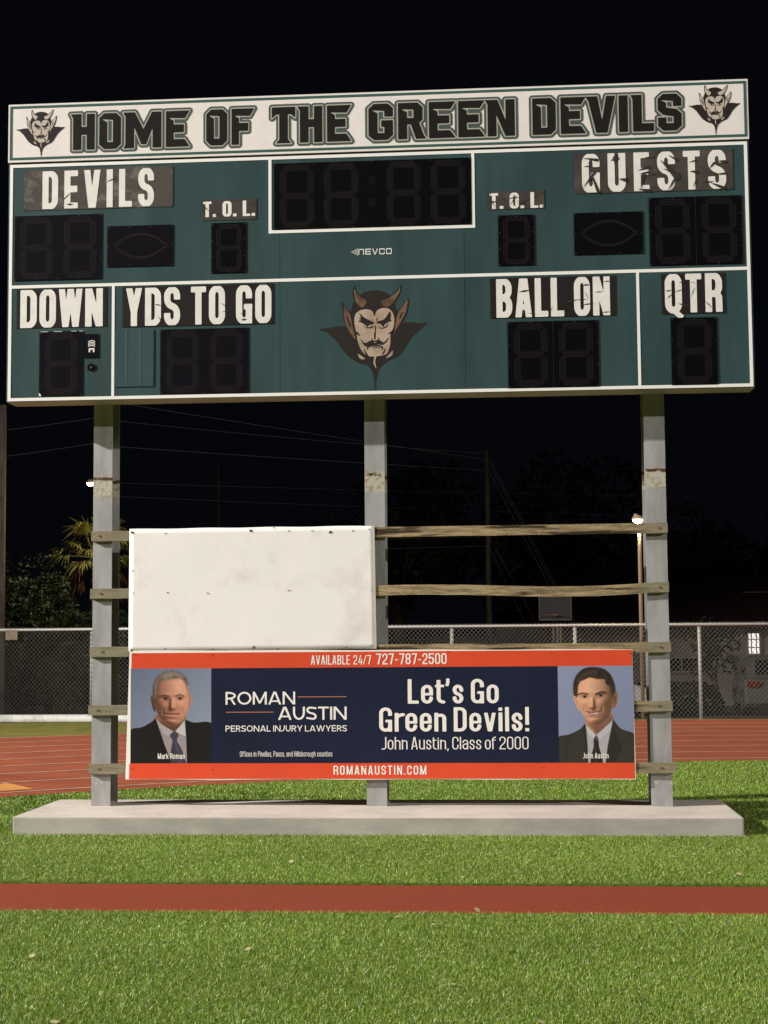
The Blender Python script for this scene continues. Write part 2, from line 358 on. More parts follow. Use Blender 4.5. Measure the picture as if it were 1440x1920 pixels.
mat('devil_light', pr(205, 190, 170), .5, .3)
mat('devil_bone', pr(196, 182, 166), .5, .3)
mat('wood_weathered', pr(150, 140, 112), .9, .15, col2=pr(112, 102, 80), scale=6, stretch=(1, 8, 8), lo=.4, hi=.62, bump=.5, bscale=30)
mat('panel_white', pr(244, 238, 232), .5, .3, col2=pr(208, 200, 192), scale=2.4, lo=.54, hi=.86, bump=.25, bscale=2.0, detail=9)
mat('banner_white', pr(246, 238, 228), .45, .4)
mat('banner_red', pr(222, 78, 46), .42, .4, var=.05, scale=2, bump=.04, bscale=5)
mat('banner_navy', pr(28, 33, 56), .36, .5, var=.12, scale=1.2, bump=.05, bscale=4)
mat('banner_copper', pr(190, 120, 90), .5, .3)
mat('fence_metal', (.55, .54, .50), .5, .4, metal=.2)
mat('fence_wire', (.145, .136, .12), .5, .4, metal=.2)
mat('pole_wood', (.11, .09, .07), .9, .1, var=.3, scale=3, stretch=(4, 4, .6), bump=.5)
mat('cable', (.24, .25, .28), .6, .3)
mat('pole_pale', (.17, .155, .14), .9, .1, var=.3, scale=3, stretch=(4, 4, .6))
mat('leaf', (.016, .028, .007), .55, .3, var=.5, scale=3)
mat('leaf_dark', (.018, .026, .010), .6, .2, var=.5, scale=3)
mat('palm_leaf', (.115, .12, .03), .5, .35, var=.45, scale=4)
mat('palm_dead', (.16, .085, .03), .8, .2, var=.4, scale=5)
mat('bark', (.07, .055, .04), .9, .1, var=.3, scale=6)
mat('house_wall', (.38, .34, .295), .85, .2, var=.18, scale=1.2)
mat('house_trim', (.42, .39, .35), .7, .2)
mat('roof_dark', (.035, .016, .014), .85, .2, var=.3, scale=4)
mat('glass_dark', (.012, .011, .012), .12, .5)
mat('window_lit', (.8, .8, .8), .5, .2, emit=(1, .96, .9), est=1.1)
mat('lamp_glow', (1, .9, .75), .4, .3, emit=(1, .78, .50), est=14)
mat('lamp_metal', (.30, .22, .13), .6, .3)
mat('car_silver', (.12, .117, .11), .3, .5, metal=.3, coat=.3)
mat('car_white', (.55, .53, .49), .3, .5, coat=.3)
mat('car_dark', (.02, .014, .014), .3, .5, coat=.3)
mat('tyre', (.012, .012, .012), .8, .2)
mat('tail_red', (.11, .010, .008), .25, .5)
mat('plate_blue', (.16, .20, .34), .5, .3)
mat('tan_board', (.25, .20, .14), .8, .2, var=.15, scale=5)
mat('hoop_grey', (.035, .033, .033), .7, .2)
mat('dry_leaf', (.42, .36, .20), .8, .2)

def post_material():
    m = mat('post_steel', pr(167, 165, 162), .5, .4, metal=.15, var=.16, scale=2.2, stretch=(3, 3, .8), bump=.06, bscale=6)
    nt = m.node_tree; b = nt.nodes['Principled BSDF']; src = b.inputs['Base Color'].links[0].from_socket
    tc = nt.nodes.new('ShaderNodeTexCoord'); sp = nt.nodes.new('ShaderNodeSeparateXYZ'); nt.links.new(tc.outputs['Object'], sp.inputs[0])
    n = nt.nodes.new('ShaderNodeTexNoise'); n.inputs['Scale'].default_value = 9; n.inputs['Detail'].default_value = 8; nt.links.new(tc.outputs['Object'], n.inputs[0])
    def math_(op, a, bb):
        q = nt.nodes.new('ShaderNodeMath'); q.operation = op
        for i, v in enumerate((a, bb)):
            if isinstance(v, (int, float)): q.inputs[i].default_value = v
            else: nt.links.new(v, q.inputs[i])
        return q.outputs[0]
    def band(z0, half, wob, th):         # 1 inside a ragged horizontal band round world height z0
        zz = math_('ADD', sp.outputs[2], math_('MULTIPLY', math_('SUBTRACT', n.outputs[0], .5), wob))
        d = math_('ABSOLUTE', math_('SUBTRACT', zz, z0), 0); mr = nt.nodes.new('ShaderNodeMapRange')
        mr.inputs[1].default_value = half; mr.inputs[2].default_value = half+th; mr.inputs[3].default_value = 1; mr.inputs[4].default_value = 0
        nt.links.new(d, mr.inputs[0]); return mr.outputs[0]
    def over(base, col, fac):
        mx = nt.nodes.new('ShaderNodeMix'); mx.data_type = 'RGBA'; nt.links.new(fac, mx.inputs[0]); nt.links.new(base, mx.inputs[6]); mx.inputs[7].default_value = (*col, 1); return mx.outputs[2]
    c = over(src, pr(190, 184, 170), band(2.80, .075, .05, .012))
    n2 = nt.nodes.new('ShaderNodeTexNoise'); n2.inputs['Scale'].default_value = 26; n2.inputs['Detail'].default_value = 4; nt.links.new(tc.outputs['Object'], n2.inputs[0])
    spots = nt.nodes.new('ShaderNodeMapRange'); spots.inputs[1].default_value = .50; spots.inputs[2].default_value = .62; nt.links.new(n2.outputs[0], spots.inputs[0])
    c = over(c, pr(168, 150, 120), math_('MULTIPLY', band(2.80, .085, .05, .02), spots.outputs[0]))
    sp2 = nt.nodes.new('ShaderNodeMapRange'); sp2.inputs[1].default_value = .40; sp2.inputs[2].default_value = .50; nt.links.new(n.outputs[0], sp2.inputs[0])
    c = over(c, pr(84, 58, 36), math_('MULTIPLY', band(2.862, .010, .055, .008), sp2.outputs[0]))
    c = over(c, pr(186, 180, 172), math_('MULTIPLY', band(.36, .04, .22, .02), spots.outputs[0]))
    nt.links.new(c, b.inputs['Base Color'])
post_material()
def rail_material():
    m = mat('wood_rail', pr(178, 157, 118), .9, .15, col2=pr(130, 112, 84), scale=5, stretch=(1, 9, 9), lo=.4, hi=.62, bump=.6, bscale=30)
    nt = m.node_tree; b = nt.nodes['Principled BSDF']; src = b.inputs['Base Color'].links[0].from_socket
    tc = nt.nodes.new('ShaderNodeTexCoord')
    def over(base, col, scale, lo, hi, st):
        mp = nt.nodes.new('ShaderNodeMapping'); mp.inputs['Scale'].default_value = st; nt.links.new(tc.outputs['Object'], mp.inputs[0])
        n = nt.nodes.new('ShaderNodeTexNoise'); n.inputs['Scale'].default_value = scale; n.inputs['Detail'].default_value = 6; nt.links.new(mp.outputs[0], n.inputs[0])
        mr = nt.nodes.new('ShaderNodeMapRange'); mr.inputs[1].default_value = lo; mr.inputs[2].default_value = hi; nt.links.new(n.outputs[0], mr.inputs[0])
        mx = nt.nodes.new('ShaderNodeMix'); mx.data_type = 'RGBA'; nt.links.new(mr.outputs[0], mx.inputs[0]); nt.links.new(base, mx.inputs[6]); mx.inputs[7].default_value = (*col, 1); return mx.outputs[2]
    c = over(src, pr(60, 48, 34), 1.9, .51, .60, (1, 6, 9))
    sp = nt.nodes.new('ShaderNodeSeparateXYZ'); nt.links.new(tc.outputs['Object'], sp.inputs[0])   # ends of the rails are grey with age
    for e, s in ((-2.9, -1), (1.0, 1)):
        mr = nt.nodes.new('ShaderNodeMapRange'); mr.inputs[1].default_value = e; mr.inputs[2].default_value = e+.2*s; nt.links.new(sp.outputs[0], mr.inputs[0])
        w = MATS['wood_weathered'].node_tree
        mx = nt.nodes.new('ShaderNodeMix'); mx.data_type = 'RGBA'; nt.links.new(mr.outputs[0], mx.inputs[0]); nt.links.new(c, mx.inputs[6])
        n = nt.nodes.new('ShaderNodeTexNoise'); n.inputs['Scale'].default_value = 6; mp = nt.nodes.new('ShaderNodeMapping'); mp.inputs['Scale'].default_value = (1, 8, 8)
        nt.links.new(tc.outputs['Object'], mp.inputs[0]); nt.links.new(mp.outputs[0], n.inputs[0])
        m2 = nt.nodes.new('ShaderNodeMix'); m2.data_type = 'RGBA'; nt.links.new(n.outputs[0], m2.inputs[0]); m2.inputs[6].default_value = (*pr(166, 156, 128), 1); m2.inputs[7].default_value = (*pr(112, 104, 82), 1)
        nt.links.new(m2.outputs[2], mx.inputs[7]); c = mx.outputs[2]
    nt.links.new(c, b.inputs['Base Color'])
rail_material()
def attr_material(name, rough, spec, attr='tint', trans=0):
    m = bpy.data.materials.new(name); m.use_nodes = True; nt = m.node_tree; b = nt.nodes['Principled BSDF']
    a = nt.nodes.new('ShaderNodeAttribute'); a.attribute_name = attr; nt.links.new(a.outputs[0], b.inputs['Base Color'])
    b.inputs['Roughness'].default_value = rough; b.inputs['Specular IOR Level'].default_value = spec; MATS[name] = m; return m
attr_material('turf_blade', .45, .42); attr_material('portrait_print', .42, .4)

FY = 15.5                                # line of the fence
# ------------------------------------------------------------------ setting: ground, strip, track, lawn, yard
def struct(o): o['kind'] = 'structure'; return o
YZ = -.45                                # the yards beyond the fence lie a little lower
g = MB(); rows = [(-60,-.03),(16.4,-.03),(19.5,YZ),(600,YZ)]; g.add([(x,y,z) for y,z in rows for x in (-400,400)], [(2*i,2*i+1,2*i+3,2*i+2) for i in range(3)]); struct(g.build('ground', MATS['yard']))
inner = [(-16,-9),(-11,-3.6),(-8,-.4),(-4.87,2.24),(-3.38,3.28),(-1.44,4.35),(.1,5.4),(1.57,6.15),(3.08,6.42),(5,6.5),(9,6.55),(16,6.5)]
def spline(P, n=6):
    P = [np.array(p, float) for p in P]; P = [2*P[0]-P[1]]+P+[2*P[-1]-P[-2]]; out = []
    for i in range(1, len(P)-2):
        a, b, c, d = P[i-1:i+3]
        for k in range(n): t = k/n; out.append(.5*(2*b+(c-a)*t+(2*a-5*b+4*c-d)*t*t+(3*b-a-3*c+d)*t**3))
    return np.array(out+[P[-2]])
IN = spline(inner); tg = np.gradient(IN, axis=0); tg /= np.linalg.norm(tg, axis=1)[:,None]
for _ in range(3): tg[1:-1] = (tg[:-2]+tg[1:-1]+tg[2:])/3
tg /= np.linalg.norm(tg, axis=1)[:,None]; NR = np.stack([-tg[:,1], tg[:,0]], 1)
def ribbon(d0, d1, z, m=None):
    m = m or MB(); a = IN+NR*d0; b = IN+NR*d1; n = len(a)
    return m.add([(*p, z) for p in a]+[(*p, z) for p in b], [(i, i+1, n+i+1, n+i) for i in range(n-1)])
tm = MB(); INn = [tuple(p) for p in IN if p[1] > -2.6]
tv, tf = fill([np.array([(-16,-30),(16,-30),(16,-3.72),(-16,-3.78)])]); tm.add([(x, y, 0) for x, y in tv], tf)
tv, tf = fill([np.array([(-16,-2.765),(16,-2.72)]+INn[::-1])]); tm.add([(x, y, 0) for x, y in tv], tf)
tm.quad((-16,-2.765,-.014),(16,-2.72,-.014),(16,-2.72,0),(-16,-2.765,0)); tm.quad((16,-3.72,-.022),(-16,-3.78,-.022),(-16,-3.78,0),(16,-3.72,0))
struct(tm.build('turf_field', MATS['turf_base']))
track = struct(ribbon(0, 8.75, .004).build('running_track', MATS['track_red']))
for i in range(9):
    d = .35+i*1.03
    ribbon(d, d+.05, .008).build('lane_line', MATS['lane_white'], track)
tri = MB(); a, b_, c_, d_ = gnd(-30,1478), gnd(12,1469), gnd(65,1481), gnd(-20,1486)
tri.add([(a.x,a.y,.0085),(d_.x,d_.y,.0085),(c_.x,c_.y,.0085),(b_.x,b_.y,.0085)], [(0,1,2,3)]); tri.build('painted_arrow', MATS['track_orange'], track)
lw = ribbon(8.75, 13, -.005); lw.v = [(x, min(y, FY-.03), z) for x, y, z in lw.v]; struct(lw.build('lawn', MATS['lawn']))
s_ = MB(); s_.quad((-16,-3.80,-.010),(16,-3.74,-.010),(16,-2.70,-.010),(-16,-2.745,-.010)); struct(s_.build('track_strip', MATS['red_surface']))

# ------------------------------------------------------------------ turf blades
def blades(name, boxes, seed, hole=None):
    rng = np.random.default_rng(seed); PX = []; PY = []; HT = []; WD = []
    for (x0, x1, y0, y1, dens, h, w) in boxes:
        n = int((x1-x0)*(y1-y0)*dens); PX.append(rng.uniform(x0, x1, n)); PY.append(rng.uniform(y0, y1, n)); HT.append(np.full(n, h)); WD.append(np.full(n, w))
    x, y, h, w = (np.concatenate(v) for v in (PX, PY, HT, WD))
    k = np.ones(len(x), bool)
    ys = -2.765+(x+16)/32*.045; yl = -3.78+(x+16)/32*.06
    k &= ~((y > yl-.004) & (y < ys+.004))
    k &= ~((x > -3.87) & (x < 1.775) & (y > -.485) & (y < .79))
    # stay inside of the track's curved edge
    ye = np.interp(x, IN[:,0], IN[:,1]); k &= y < ye-.01
    x, y, h, w = x[k], y[k], h[k], w[k]; n = len(x)
    h = h*rng.uniform(.6, 1.15, n); a = rng.uniform(0, 2*np.pi, n); la = rng.uniform(0, 2*np.pi, n); ln = h*rng.uniform(.2, 1.3, n)
    dx, dy = np.cos(a)*w/2, np.sin(a)*w/2; lx, ly = np.cos(la)*ln, np.sin(la)*ln
    V = np.zeros((n, 5, 3))
    V[:,0] = np.stack([x-dx, y-dy, x*0], 1); V[:,1] = np.stack([x+dx, y+dy, x*0], 1)
    V[:,2] = np.stack([x+dx+lx*.3, y+dy+ly*.3, h*.6], 1); V[:,3] = np.stack([x-dx+lx*.3, y-dy+ly*.3, h*.6], 1)
    V[:,4] = np.stack([x+lx, y+ly, h], 1)
    me = bpy.data.meshes.new(name); me.vertices.add(n*5); me.vertices.foreach_set('co', V.ravel())
    base = np.arange(n)[:,None]*5; li = np.concatenate([base+np.array([0,1,2,3]), base+np.array([3,2,4])], 1).ravel()
    me.loops.add(n*7); me.loops.foreach_set('vertex_index', li)
    st = np.stack([np.arange(n)*7, np.arange(n)*7+4], 1).ravel(); me.polygons.add(n*2); me.polygons.foreach_set('loop_start', st)
    t = rng.uniform(0, 1, n); c = np.zeros((n, 4)); c[:,3] = 1
    patch = .5+.5*np.sin(x*1.7+np.sin(y*2.3)*1.3)*np.sin(y*3.1+x*.4)
    v = rng.uniform(.7, 1.2, n)*(.9+.2*patch)
    c[:,0] = (.186+.068*t)*v; c[:,1] = (.286+.045*t)*v; c[:,2] = (.033+.012*t)*v
    pale = rng.uniform(0, 1, n) < .022; c[pale,:3] = np.array([.62, .62, .30])
    A = me.attributes.new('tint', 'FLOAT_COLOR', 'POINT'); A.data.foreach_set('color', np.repeat(c, 5, axis=0).ravel())
    me.update(); me.validate()
    o = link(name, me, MATS['turf_blade']); tag(o, 'short bright green artificial turf either side of the red strip', 'turf', kind='stuff'); return o
blades('turf', [(-4.4,4.2,-6.9,-5.4,15000,.019,.0021),(-5.0,4.8,-5.4,-3.72,12000,.019,.0023),(-6.4,5.6,-2.78,-.4,8500,.020,.0027),
                (-9,8,-.45,2,3600,.020,.0040),(-9,10,2,6.5,2300,.020,.0050)], 4)

# ------------------------------------------------------------------ concrete base
zt = .139
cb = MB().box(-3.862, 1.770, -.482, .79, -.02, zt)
cb_o = cb.build('concrete_base', [MATS['concrete'], MATS['concrete_shaded']], bevel=.012)
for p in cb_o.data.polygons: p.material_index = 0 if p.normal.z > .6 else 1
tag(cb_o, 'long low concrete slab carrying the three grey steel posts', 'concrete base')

# ------------------------------------------------------------------ steel posts
PY0 = .275; PD = .25
for xc, w, lab in ((-3.362, .160, 'grey steel beam post beside the older man on the banner, left end of slab'), (-1.066, .166, 'grey steel beam post half hidden by the edge of the blank white panel'), (1.238, .170, 'grey steel beam post standing clear, right of the young man on the banner')):
    p = empty('steel_post', (xc, PY0, zt), lab, 'post', 'steel posts carrying the scoreboard')
    m = MB(); m.box(xc-w/2, xc+w/2, PY0, PY0+.013, zt, 5.6); m.box(xc-.006, xc+.006, PY0+.013, PY0+PD-.013, zt, 5.6); m.box(xc-w/2, xc+w/2, PY0+PD-.013, PY0+PD, zt, 5.6)
    m.build('beam', MATS['post_steel'], p)

# ------------------------------------------------------------------ scoreboard
SBL, SBR, SBB, SBT = -4.112, 2.018, 3.488, 5.495; CD = .272
sb = empty('scoreboard', (-1.05, .13, SBB), 'wide dark green scoreboard with white stripes and unlit black digits, on three posts', 'scoreboard')
cabm = MB(); cabm.box(SBL, SBR, 0, CD, SBB, SBT, 1); cabm.f = cabm.f[1:]; cabm.mi = cabm.mi[1:]
cuts = [SBL, at(525, 600, 0).x, at(872, 600, 0).x, SBR]
for i in range(3):
    a, b_ = cuts[i]+(.0015 if i else 0), cuts[i+1]-(.0015 if i < 2 else 0)
    cabm.quad((a,0,SBB),(b_,0,SBB),(b_,0,SBT),(a,0,SBT), 0)
cabm.quad((SBL,.004,SBB),(SBR,.004,SBB),(SBR,.004,SBT),(SBL,.004,SBT), 2)
cab = cabm.build('cabinet', [MATS['board_green'], MATS['aluminium'], MATS['sheet_dark']], sb)
def rectbox(r, Y0, Y1, m=None): m = m or MB(); return m.box(r[0], r[1], Y0, Y1, r[2], r[3])
def frame(r, t, Y0, Y1):
    x0, x1, z0, z1 = r; m = MB(); m.box(x0, x1, Y0, Y1, z1-t, z1); m.box(x0, x1, Y0, Y1, z0, z0+t); m.box(x0, x0+t, Y0, Y1, z0+t, z1-t); m.box(x1-t, x1, Y0, Y1, z0+t, z1-t); return m
zmid = (at(20,537.5,0).z+at(1404,504,0).z)/2; sw = .026
LX, RX = SBL+.012, SBR-.012; ztop = at(700,290.5,0).z+.013; zbot = 3.492
sm = frame((LX, RX, zbot, ztop), sw, -.003, -.0005); sm.box(LX+sw, RX-sw, -.003, -.0005, zmid-sw/2, zmid+sw/2)
x1_ = at(212,640,0).x; x2_ = at(1197.5,620,0).x
for x in (x1_, x2_): sm.box(x-.0115, x+.0115, -.003, -.0005, zbot+sw, zmid-sw/2)
ck = prect(503.5,302.5, 890,289, 890,426.5, 503.5,438.5)
sm.box(ck[0], ck[0]+.025, -.003, -.0005, ck[2], ztop-sw); sm.box(ck[1]-.025, ck[1], -.003, -.0005, ck[2], ztop-sw); sm.box(ck[0]+.025, ck[1]-.025, -.003, -.0005, ck[2], ck[2]+.027)
sm.each('white_stripe', MATS['stripe_white'], sb)

DIG = [('D', (.145,.855,.045,.955))]
def led_points(segs, pitch):
    out = []
    for (a, b, w) in segs:
        a, b = np.array(a), np.array(b); L = np.linalg.norm(b-a); u = (b-a)/L; v = np.array([-u[1], u[0]]); nr = max(2, int(w/pitch*1.15)+1)
        for r in range(nr):
            off = (r-(nr-1)/2)*pitch*.86; sh = abs(off)*.9
            k = np.arange(sh+(r % 2)*pitch/2, L-sh, pitch)
            for q in k: out.append(a+u*q+v*off)
    return out
def dots(pts, Y, s, m=None):
    m = m or MB()
    for p in pts: m.add([(p[0]-s,Y,p[1]),(p[0],Y,p[1]-s),(p[0]+s,Y,p[1]),(p[0],Y,p[1]+s)], [(0,1,2,3)])
    return m
def seg7(r, off=.12):
    x0, x1, z0, z1 = r; w = x1-x0; h = z1-z0; a, b = x0+w*.20, x1-w*.20; t, c, o = z1-h*.075, (z0+z1)/2, z0+h*.075; T = w*.13; g = .02*h
    return [((a,t),(b,t),T),((a,c),(b,c),T),((a,o),(b,o),T),((a,c+g),(a,t-g),T),((b,c+g),(b,t-g),T),((a,o+g),(a,c-g),T),((b,o+g),(b,c-g),T)]
def display(r, digits, label=None, m='display_black', lens=False, colon=False, inset=.0):
    o = rectbox(r, -.006, -.0005).build('display_panel', MATS[m], sb, label, bevel=.002)
    x0, x1, z0, z1 = r; pts = []
    if lens:
        cx, cz, a, b = (x0+x1)/2, (z0+z1)/2, (x1-x0)*.41, (z1-z0)*.30
        for k in range(41):                       # pointed oval, two staggered rows of lamps
            u = -1+2*k/40; s = (1-abs(u)**2.1)
            for sg in (-1, 1): pts += [(cx+a*u, cz+sg*b*s), (cx+a*(u+.025)*.985, cz+sg*(b*s-.012))]
    else:
        for d in digits: dots(led_points(seg7((x0+(x1-x0)*d[0], x0+(x1-x0)*d[1], z0, z1)), .0165), -.0068, .0049).build('digit', MATS['led_off'], o)
        if colon:
            for zf in (.32, .66):
                dots([(x0+(x1-x0)*(.487+.012*i), z0+(z1-z0)*(zf+.03*j)) for i in range(3) for j in range(4)], -.0068, .0045).build('colon_dot', MATS['led_off'], o)
    if pts: dots(pts, -.0068, .0045).build('lamp_oval', MATS['led_off'], o)
    sc = MB(); n = max(2, int((x1-x0)/.16)); nz = max(2, int((z1-z0)/.14))
    pts = [(x0+.012+(x1-x0-.024)*i/n, z) for i in range(n+1) for z in (z0+.012, z1-.012)]+[(x, z0+.012+(z1-z0-.024)*i/nz) for i in range(1, nz) for x in (x0+.012, x1-.012)]
    dots(pts, -.0072, .004).each('screw', MATS['screw_grey'], o)
    if len(digits) == 2 and not lens and m == 'display_black':
        MB().box((x0+x1)/2-.0012, (x0+x1)/2+.0012, -.0074, -.0062, z0+.01, z1-.01).build('panel_joint', MATS['led_off'], o)
    return o
two = [(.0,.5),(.5,1.)]; one = [(0,1)]
display(prect(29,405,191,402,191,524,26,526.5), two, 'two digit score display under the word DEVILS', 'display_violet')
display(prect(201,424,324.5,421.5,325,499,201.5,501), [], 'left possession display with an oval of lamps', 'display_violet', lens=True)
display(prect(396.5,418.5,461.5,417,462,511.5,396.5,513), one, 'single digit time-out display left of the clock')
display(prect(513.5,307.5,884,295,884,424,513.5,429), [(.0,.235),(.225,.46),(.545,.775),(.765,1.0)], 'four digit clock display', colon=True)
display(prect(934,404.5,1001.5,402,1002.5,497.5,935,499), one, 'single digit time-out display right of the clock')
display(prect(1076,400,1205,396,1206.5,475,1077,479.5), [], 'right possession display with an oval of lamps', lens=True)
display(prect(1217,371.5,1391,365.5,1393,495,1218.5,498), two, 'two digit score display under the word GUESTS')
dn = display(prect(75,622,156,620.5,155,742,72.5,743), one, 'single digit down display with bright edge glints', 'display_violet')
display(prect(301.5,617.5,466,615,466,737,300,740), two, 'two digit yards display', 'display_violet')
display(prect(951.5,604,1122,600,1123.5,725,953.5,728.5), two, 'two digit ball position display')
display(prect(1257.5,596.5,1344.5,594,1346.5,721,1260,722.5), one, 'single digit quarter display')
# antenna plate, round socket, access door
rng = random.Random(3)
ar = prect(159.5,626.5,185.5,626.5,185,671,158.5,671.5); an = rectbox(ar, -.006, -.0005).build('antenna_plate', MATS['display_violet'], sb, bevel=.002)
cx, cz = (ar[0]+ar[1])/2, (ar[2]+ar[3])/2
def stroke_mesh(strokes, box, cell, Y):
    v, f = shape(lambda X, Z: np.minimum.reduce([sd_stroke(X, Z, p, t) for p, t in strokes]), box, cell); return MB().add([(a, Y, b) for a, b in v], f)
st = []
for k in range(4):
    rr = .026+.0*k; zc_ = cz-.012+k*.0135
    st.append(([(cx+.033*math.sin(q), zc_+.02*math.cos(q)-.004) for q in np.linspace(-1.05, 1.05, 9)], .0065))
st.append(([(cx-.018, cz-.052), (cx-.018, cz-.025), (cx+.018, cz-.025), (cx+.018, cz-.052)], .013))
stroke_mesh(st, (ar[0], ar[1], ar[2], ar[3]), .0022, -.0070).build('antenna_mark', MATS['letter_white'], an)
def disc(cx, cz, r, Y0, Y1, n=20, m=None):
    m = m or MB(); vs = [(cx+r*math.cos(2*math.pi*k/n), Y, cz+r*math.sin(2*math.pi*k/n)) for Y in (Y1, Y0) for k in range(n)]
    return m.add(vs, [(k, (k+1) % n, n+(k+1) % n, n+k) for k in range(n)]+[tuple(range(n, 2*n))])
so = at(171.5, 689, 0); sk = disc(so.x, so.z, .033, -.008, 0, 8).build('socket', MATS['display_black'], sb)
disc(so.x, so.z, .010, -.013, -.008, 12).build('plug', MATS['trim_grey'], sk)
dr = prect(219,620,289,618,288,725,219,726)
door = rectbox((x1_+.013, dr[1], dr[2], dr[3]), -.007, -.0005).build('access_door', MATS['board_green'], sb, bevel=.003)
dsm = MB()
for fx in (.38, .72):
    for z in (dr[2]+.006, dr[3]-.006): disc(x1_+(dr[1]-x1_)*fx, z, .004, -.0085, -.007, 8, dsm)
for fz in (.1, .5, .9): disc(dr[1]-.008, dr[2]+(dr[3]-dr[2])*fz, .004, -.0085, -.007, 8, dsm)
dsm.each('screw', MATS['screw_dark'], door)
for fx in (.34, .68):
    x = x1_+(dr[1]-x1_)*fx; z0, z1 = dr[2]+.03, dr[3]-.015
    MB().add([(x-.014,-.0071,z0),(x,-.0085,z0),(x+.014,-.0071,z0),(x-.014,-.0071,z1),(x,-.0085,z1),(x+.014,-.0071,z1)], [(0,1,4,3),(1,2,5,4),(0,2,1),(3,4,5)]).build('pressed_rib', MATS['board_green'], door)
dnr = prect(75,622,156,620.5,155,742,72.5,743)
glint_m = MB()
for px0, px1, py in ((77,91,621.2),(101,117,620.8),(134,144,620.8),(149,156,621.5)):
    a, b_ = at(px0, py, 0), at(px1, py, 0); glint_m.box(a.x, b_.x, -.0080, -.0058, dnr[3]-.004, dnr[3]-.0005)
a = Vector((dnr[0]+.001, 0, dnr[2]+.001)); glint_m.add([(a.x,-.0078,a.z),(a.x+.022,-.0078,a.z),(a.x+.006,-.0078,a.z+.026),(a.x,-.0078,a.z+.022)], [(0,1,2,3)])
glint_m.each('edge_glint', MATS['letter_white'], dn)  # white slivers added as painted highlights on the display's edges

# caption plates and lettering
def caption(word, key, pl, tl, mt='vinyl_dark', cracks=0, seed=0, gap=.09, space=.22, slant=0):
    r = prect(*pl); o = rectbox(r, -.004, -.0005).build('caption_plate', MATS[mt], sb, 'dark plate reading '+word.replace(' O. L', 'O.L'))
    t = prect(*tl); text(word, key, t[0], t[1], t[2], t[3], -.0055, gap, space).build('lettering', MATS['letter_white'], o)
    rg = random.Random(seed)
    if cracks:
        cm = MB()
        for i in range(cracks):
            x = rg.uniform(t[0], t[1]); z = rg.uniform(t[2]+.02, t[3]-.02); L = rg.uniform(.05, .12)*(1.25 if cracks > 20 else 1); a = rg.choice([rg.uniform(-.35,.35), rg.uniform(.7,1.2), rg.uniform(-1.2,-.7), 0.05])
            u = (math.cos(a)*L, math.sin(a)*L); w = rg.uniform(.004, .011)*(2.3 if cracks > 20 else 1); v = (-math.sin(a)*w, math.cos(a)*w); k = rg.uniform(-.02, .02)
            P = [(x-u[0]/2, z-u[1]/2), (x+k*v[0], z-v[1]/2+k*.3), (x+u[0]/2, z+u[1]/2), (x+v[0]/2, z+v[1])]
            P = [(min(max(p[0], r[0]+.003), r[1]-.003), min(max(p[1], r[2]+.003), r[3]-.003)) for p in P]
            cm.add([(p[0], -.0066-.0002*(i % 5), p[1]) for p in P], [(0,1,2,3)])
        cm.each('crack', MATS['crack_dark'], o)
    sc_ = MB()
    for x in (r[0]+.015, r[1]-.015):
        for z in (r[2]+.015, r[3]-.015): disc(x, z, .005, -.0062, -.004, 8, sc_)
    sc_.each('screw', MATS['screw_dark'], o)
caption('DEVILS', 'gothic', (45,317.5,324,312.5,325,386.5,46,396), (80,321,289,316,289,388,80,391), 'vinyl_sheen', 3, 5, gap=.175)
caption('T. O. L.', 'gothic', (378.5,375,481,372,481,412.5,378.5,412.5), (381,378.5,478.5,376,478.5,405.5,381,407), 'vinyl_dark', 4, 2, gap=.07, space=.30)
caption('T. O. L.', 'gothic', (915,360,1020,357,1021,390,916,394), (918,363,1018.5,360,1018.5,389.5,918,392.5), 'vinyl_dark', 10, 11, gap=.07, space=.30)
caption('GUESTS', 'gothic', (1076,288.5,1373.5,278,1375,354,1077,365), (1091,289.5,1361,281,1361,355,1091,360.5), 'vinyl_dark', 7, 8, gap=.20)
caption('DOWN', 'gothic', (32.5,542.5,200,539,200,612.5,31,616), (38.5,544,193,541,193,612.5,38.5,615), 'black_print', 0, gap=.07)
caption('YDS TO GO', 'gothic', (230,538,512.5,532,514,608,230,613), (236.5,540.5,509,534.5,509,605.5,236.5,612), 'black_print', 6, 4, gap=.085, space=.30)
caption('BALL ON', 'gothic', (919.5,522.5,1154,516,1155,591,920,598), (930.5,524,1143.5,518,1143.5,591,930.5,596.5), 'black_print', 12, 6, gap=.08, space=.28)
caption('QTR', 'gothic', (1240.5,514,1359.5,511,1360,586,1241.5,590), (1246.5,515,1354,511.5,1354,585,1246.5,587), 'black_print', 8, 7, gap=.10)
gp = [o for o in sb.children if o.get('label', '').endswith('GUESTS') and o.name.startswith('caption')][0]
gq = MB()
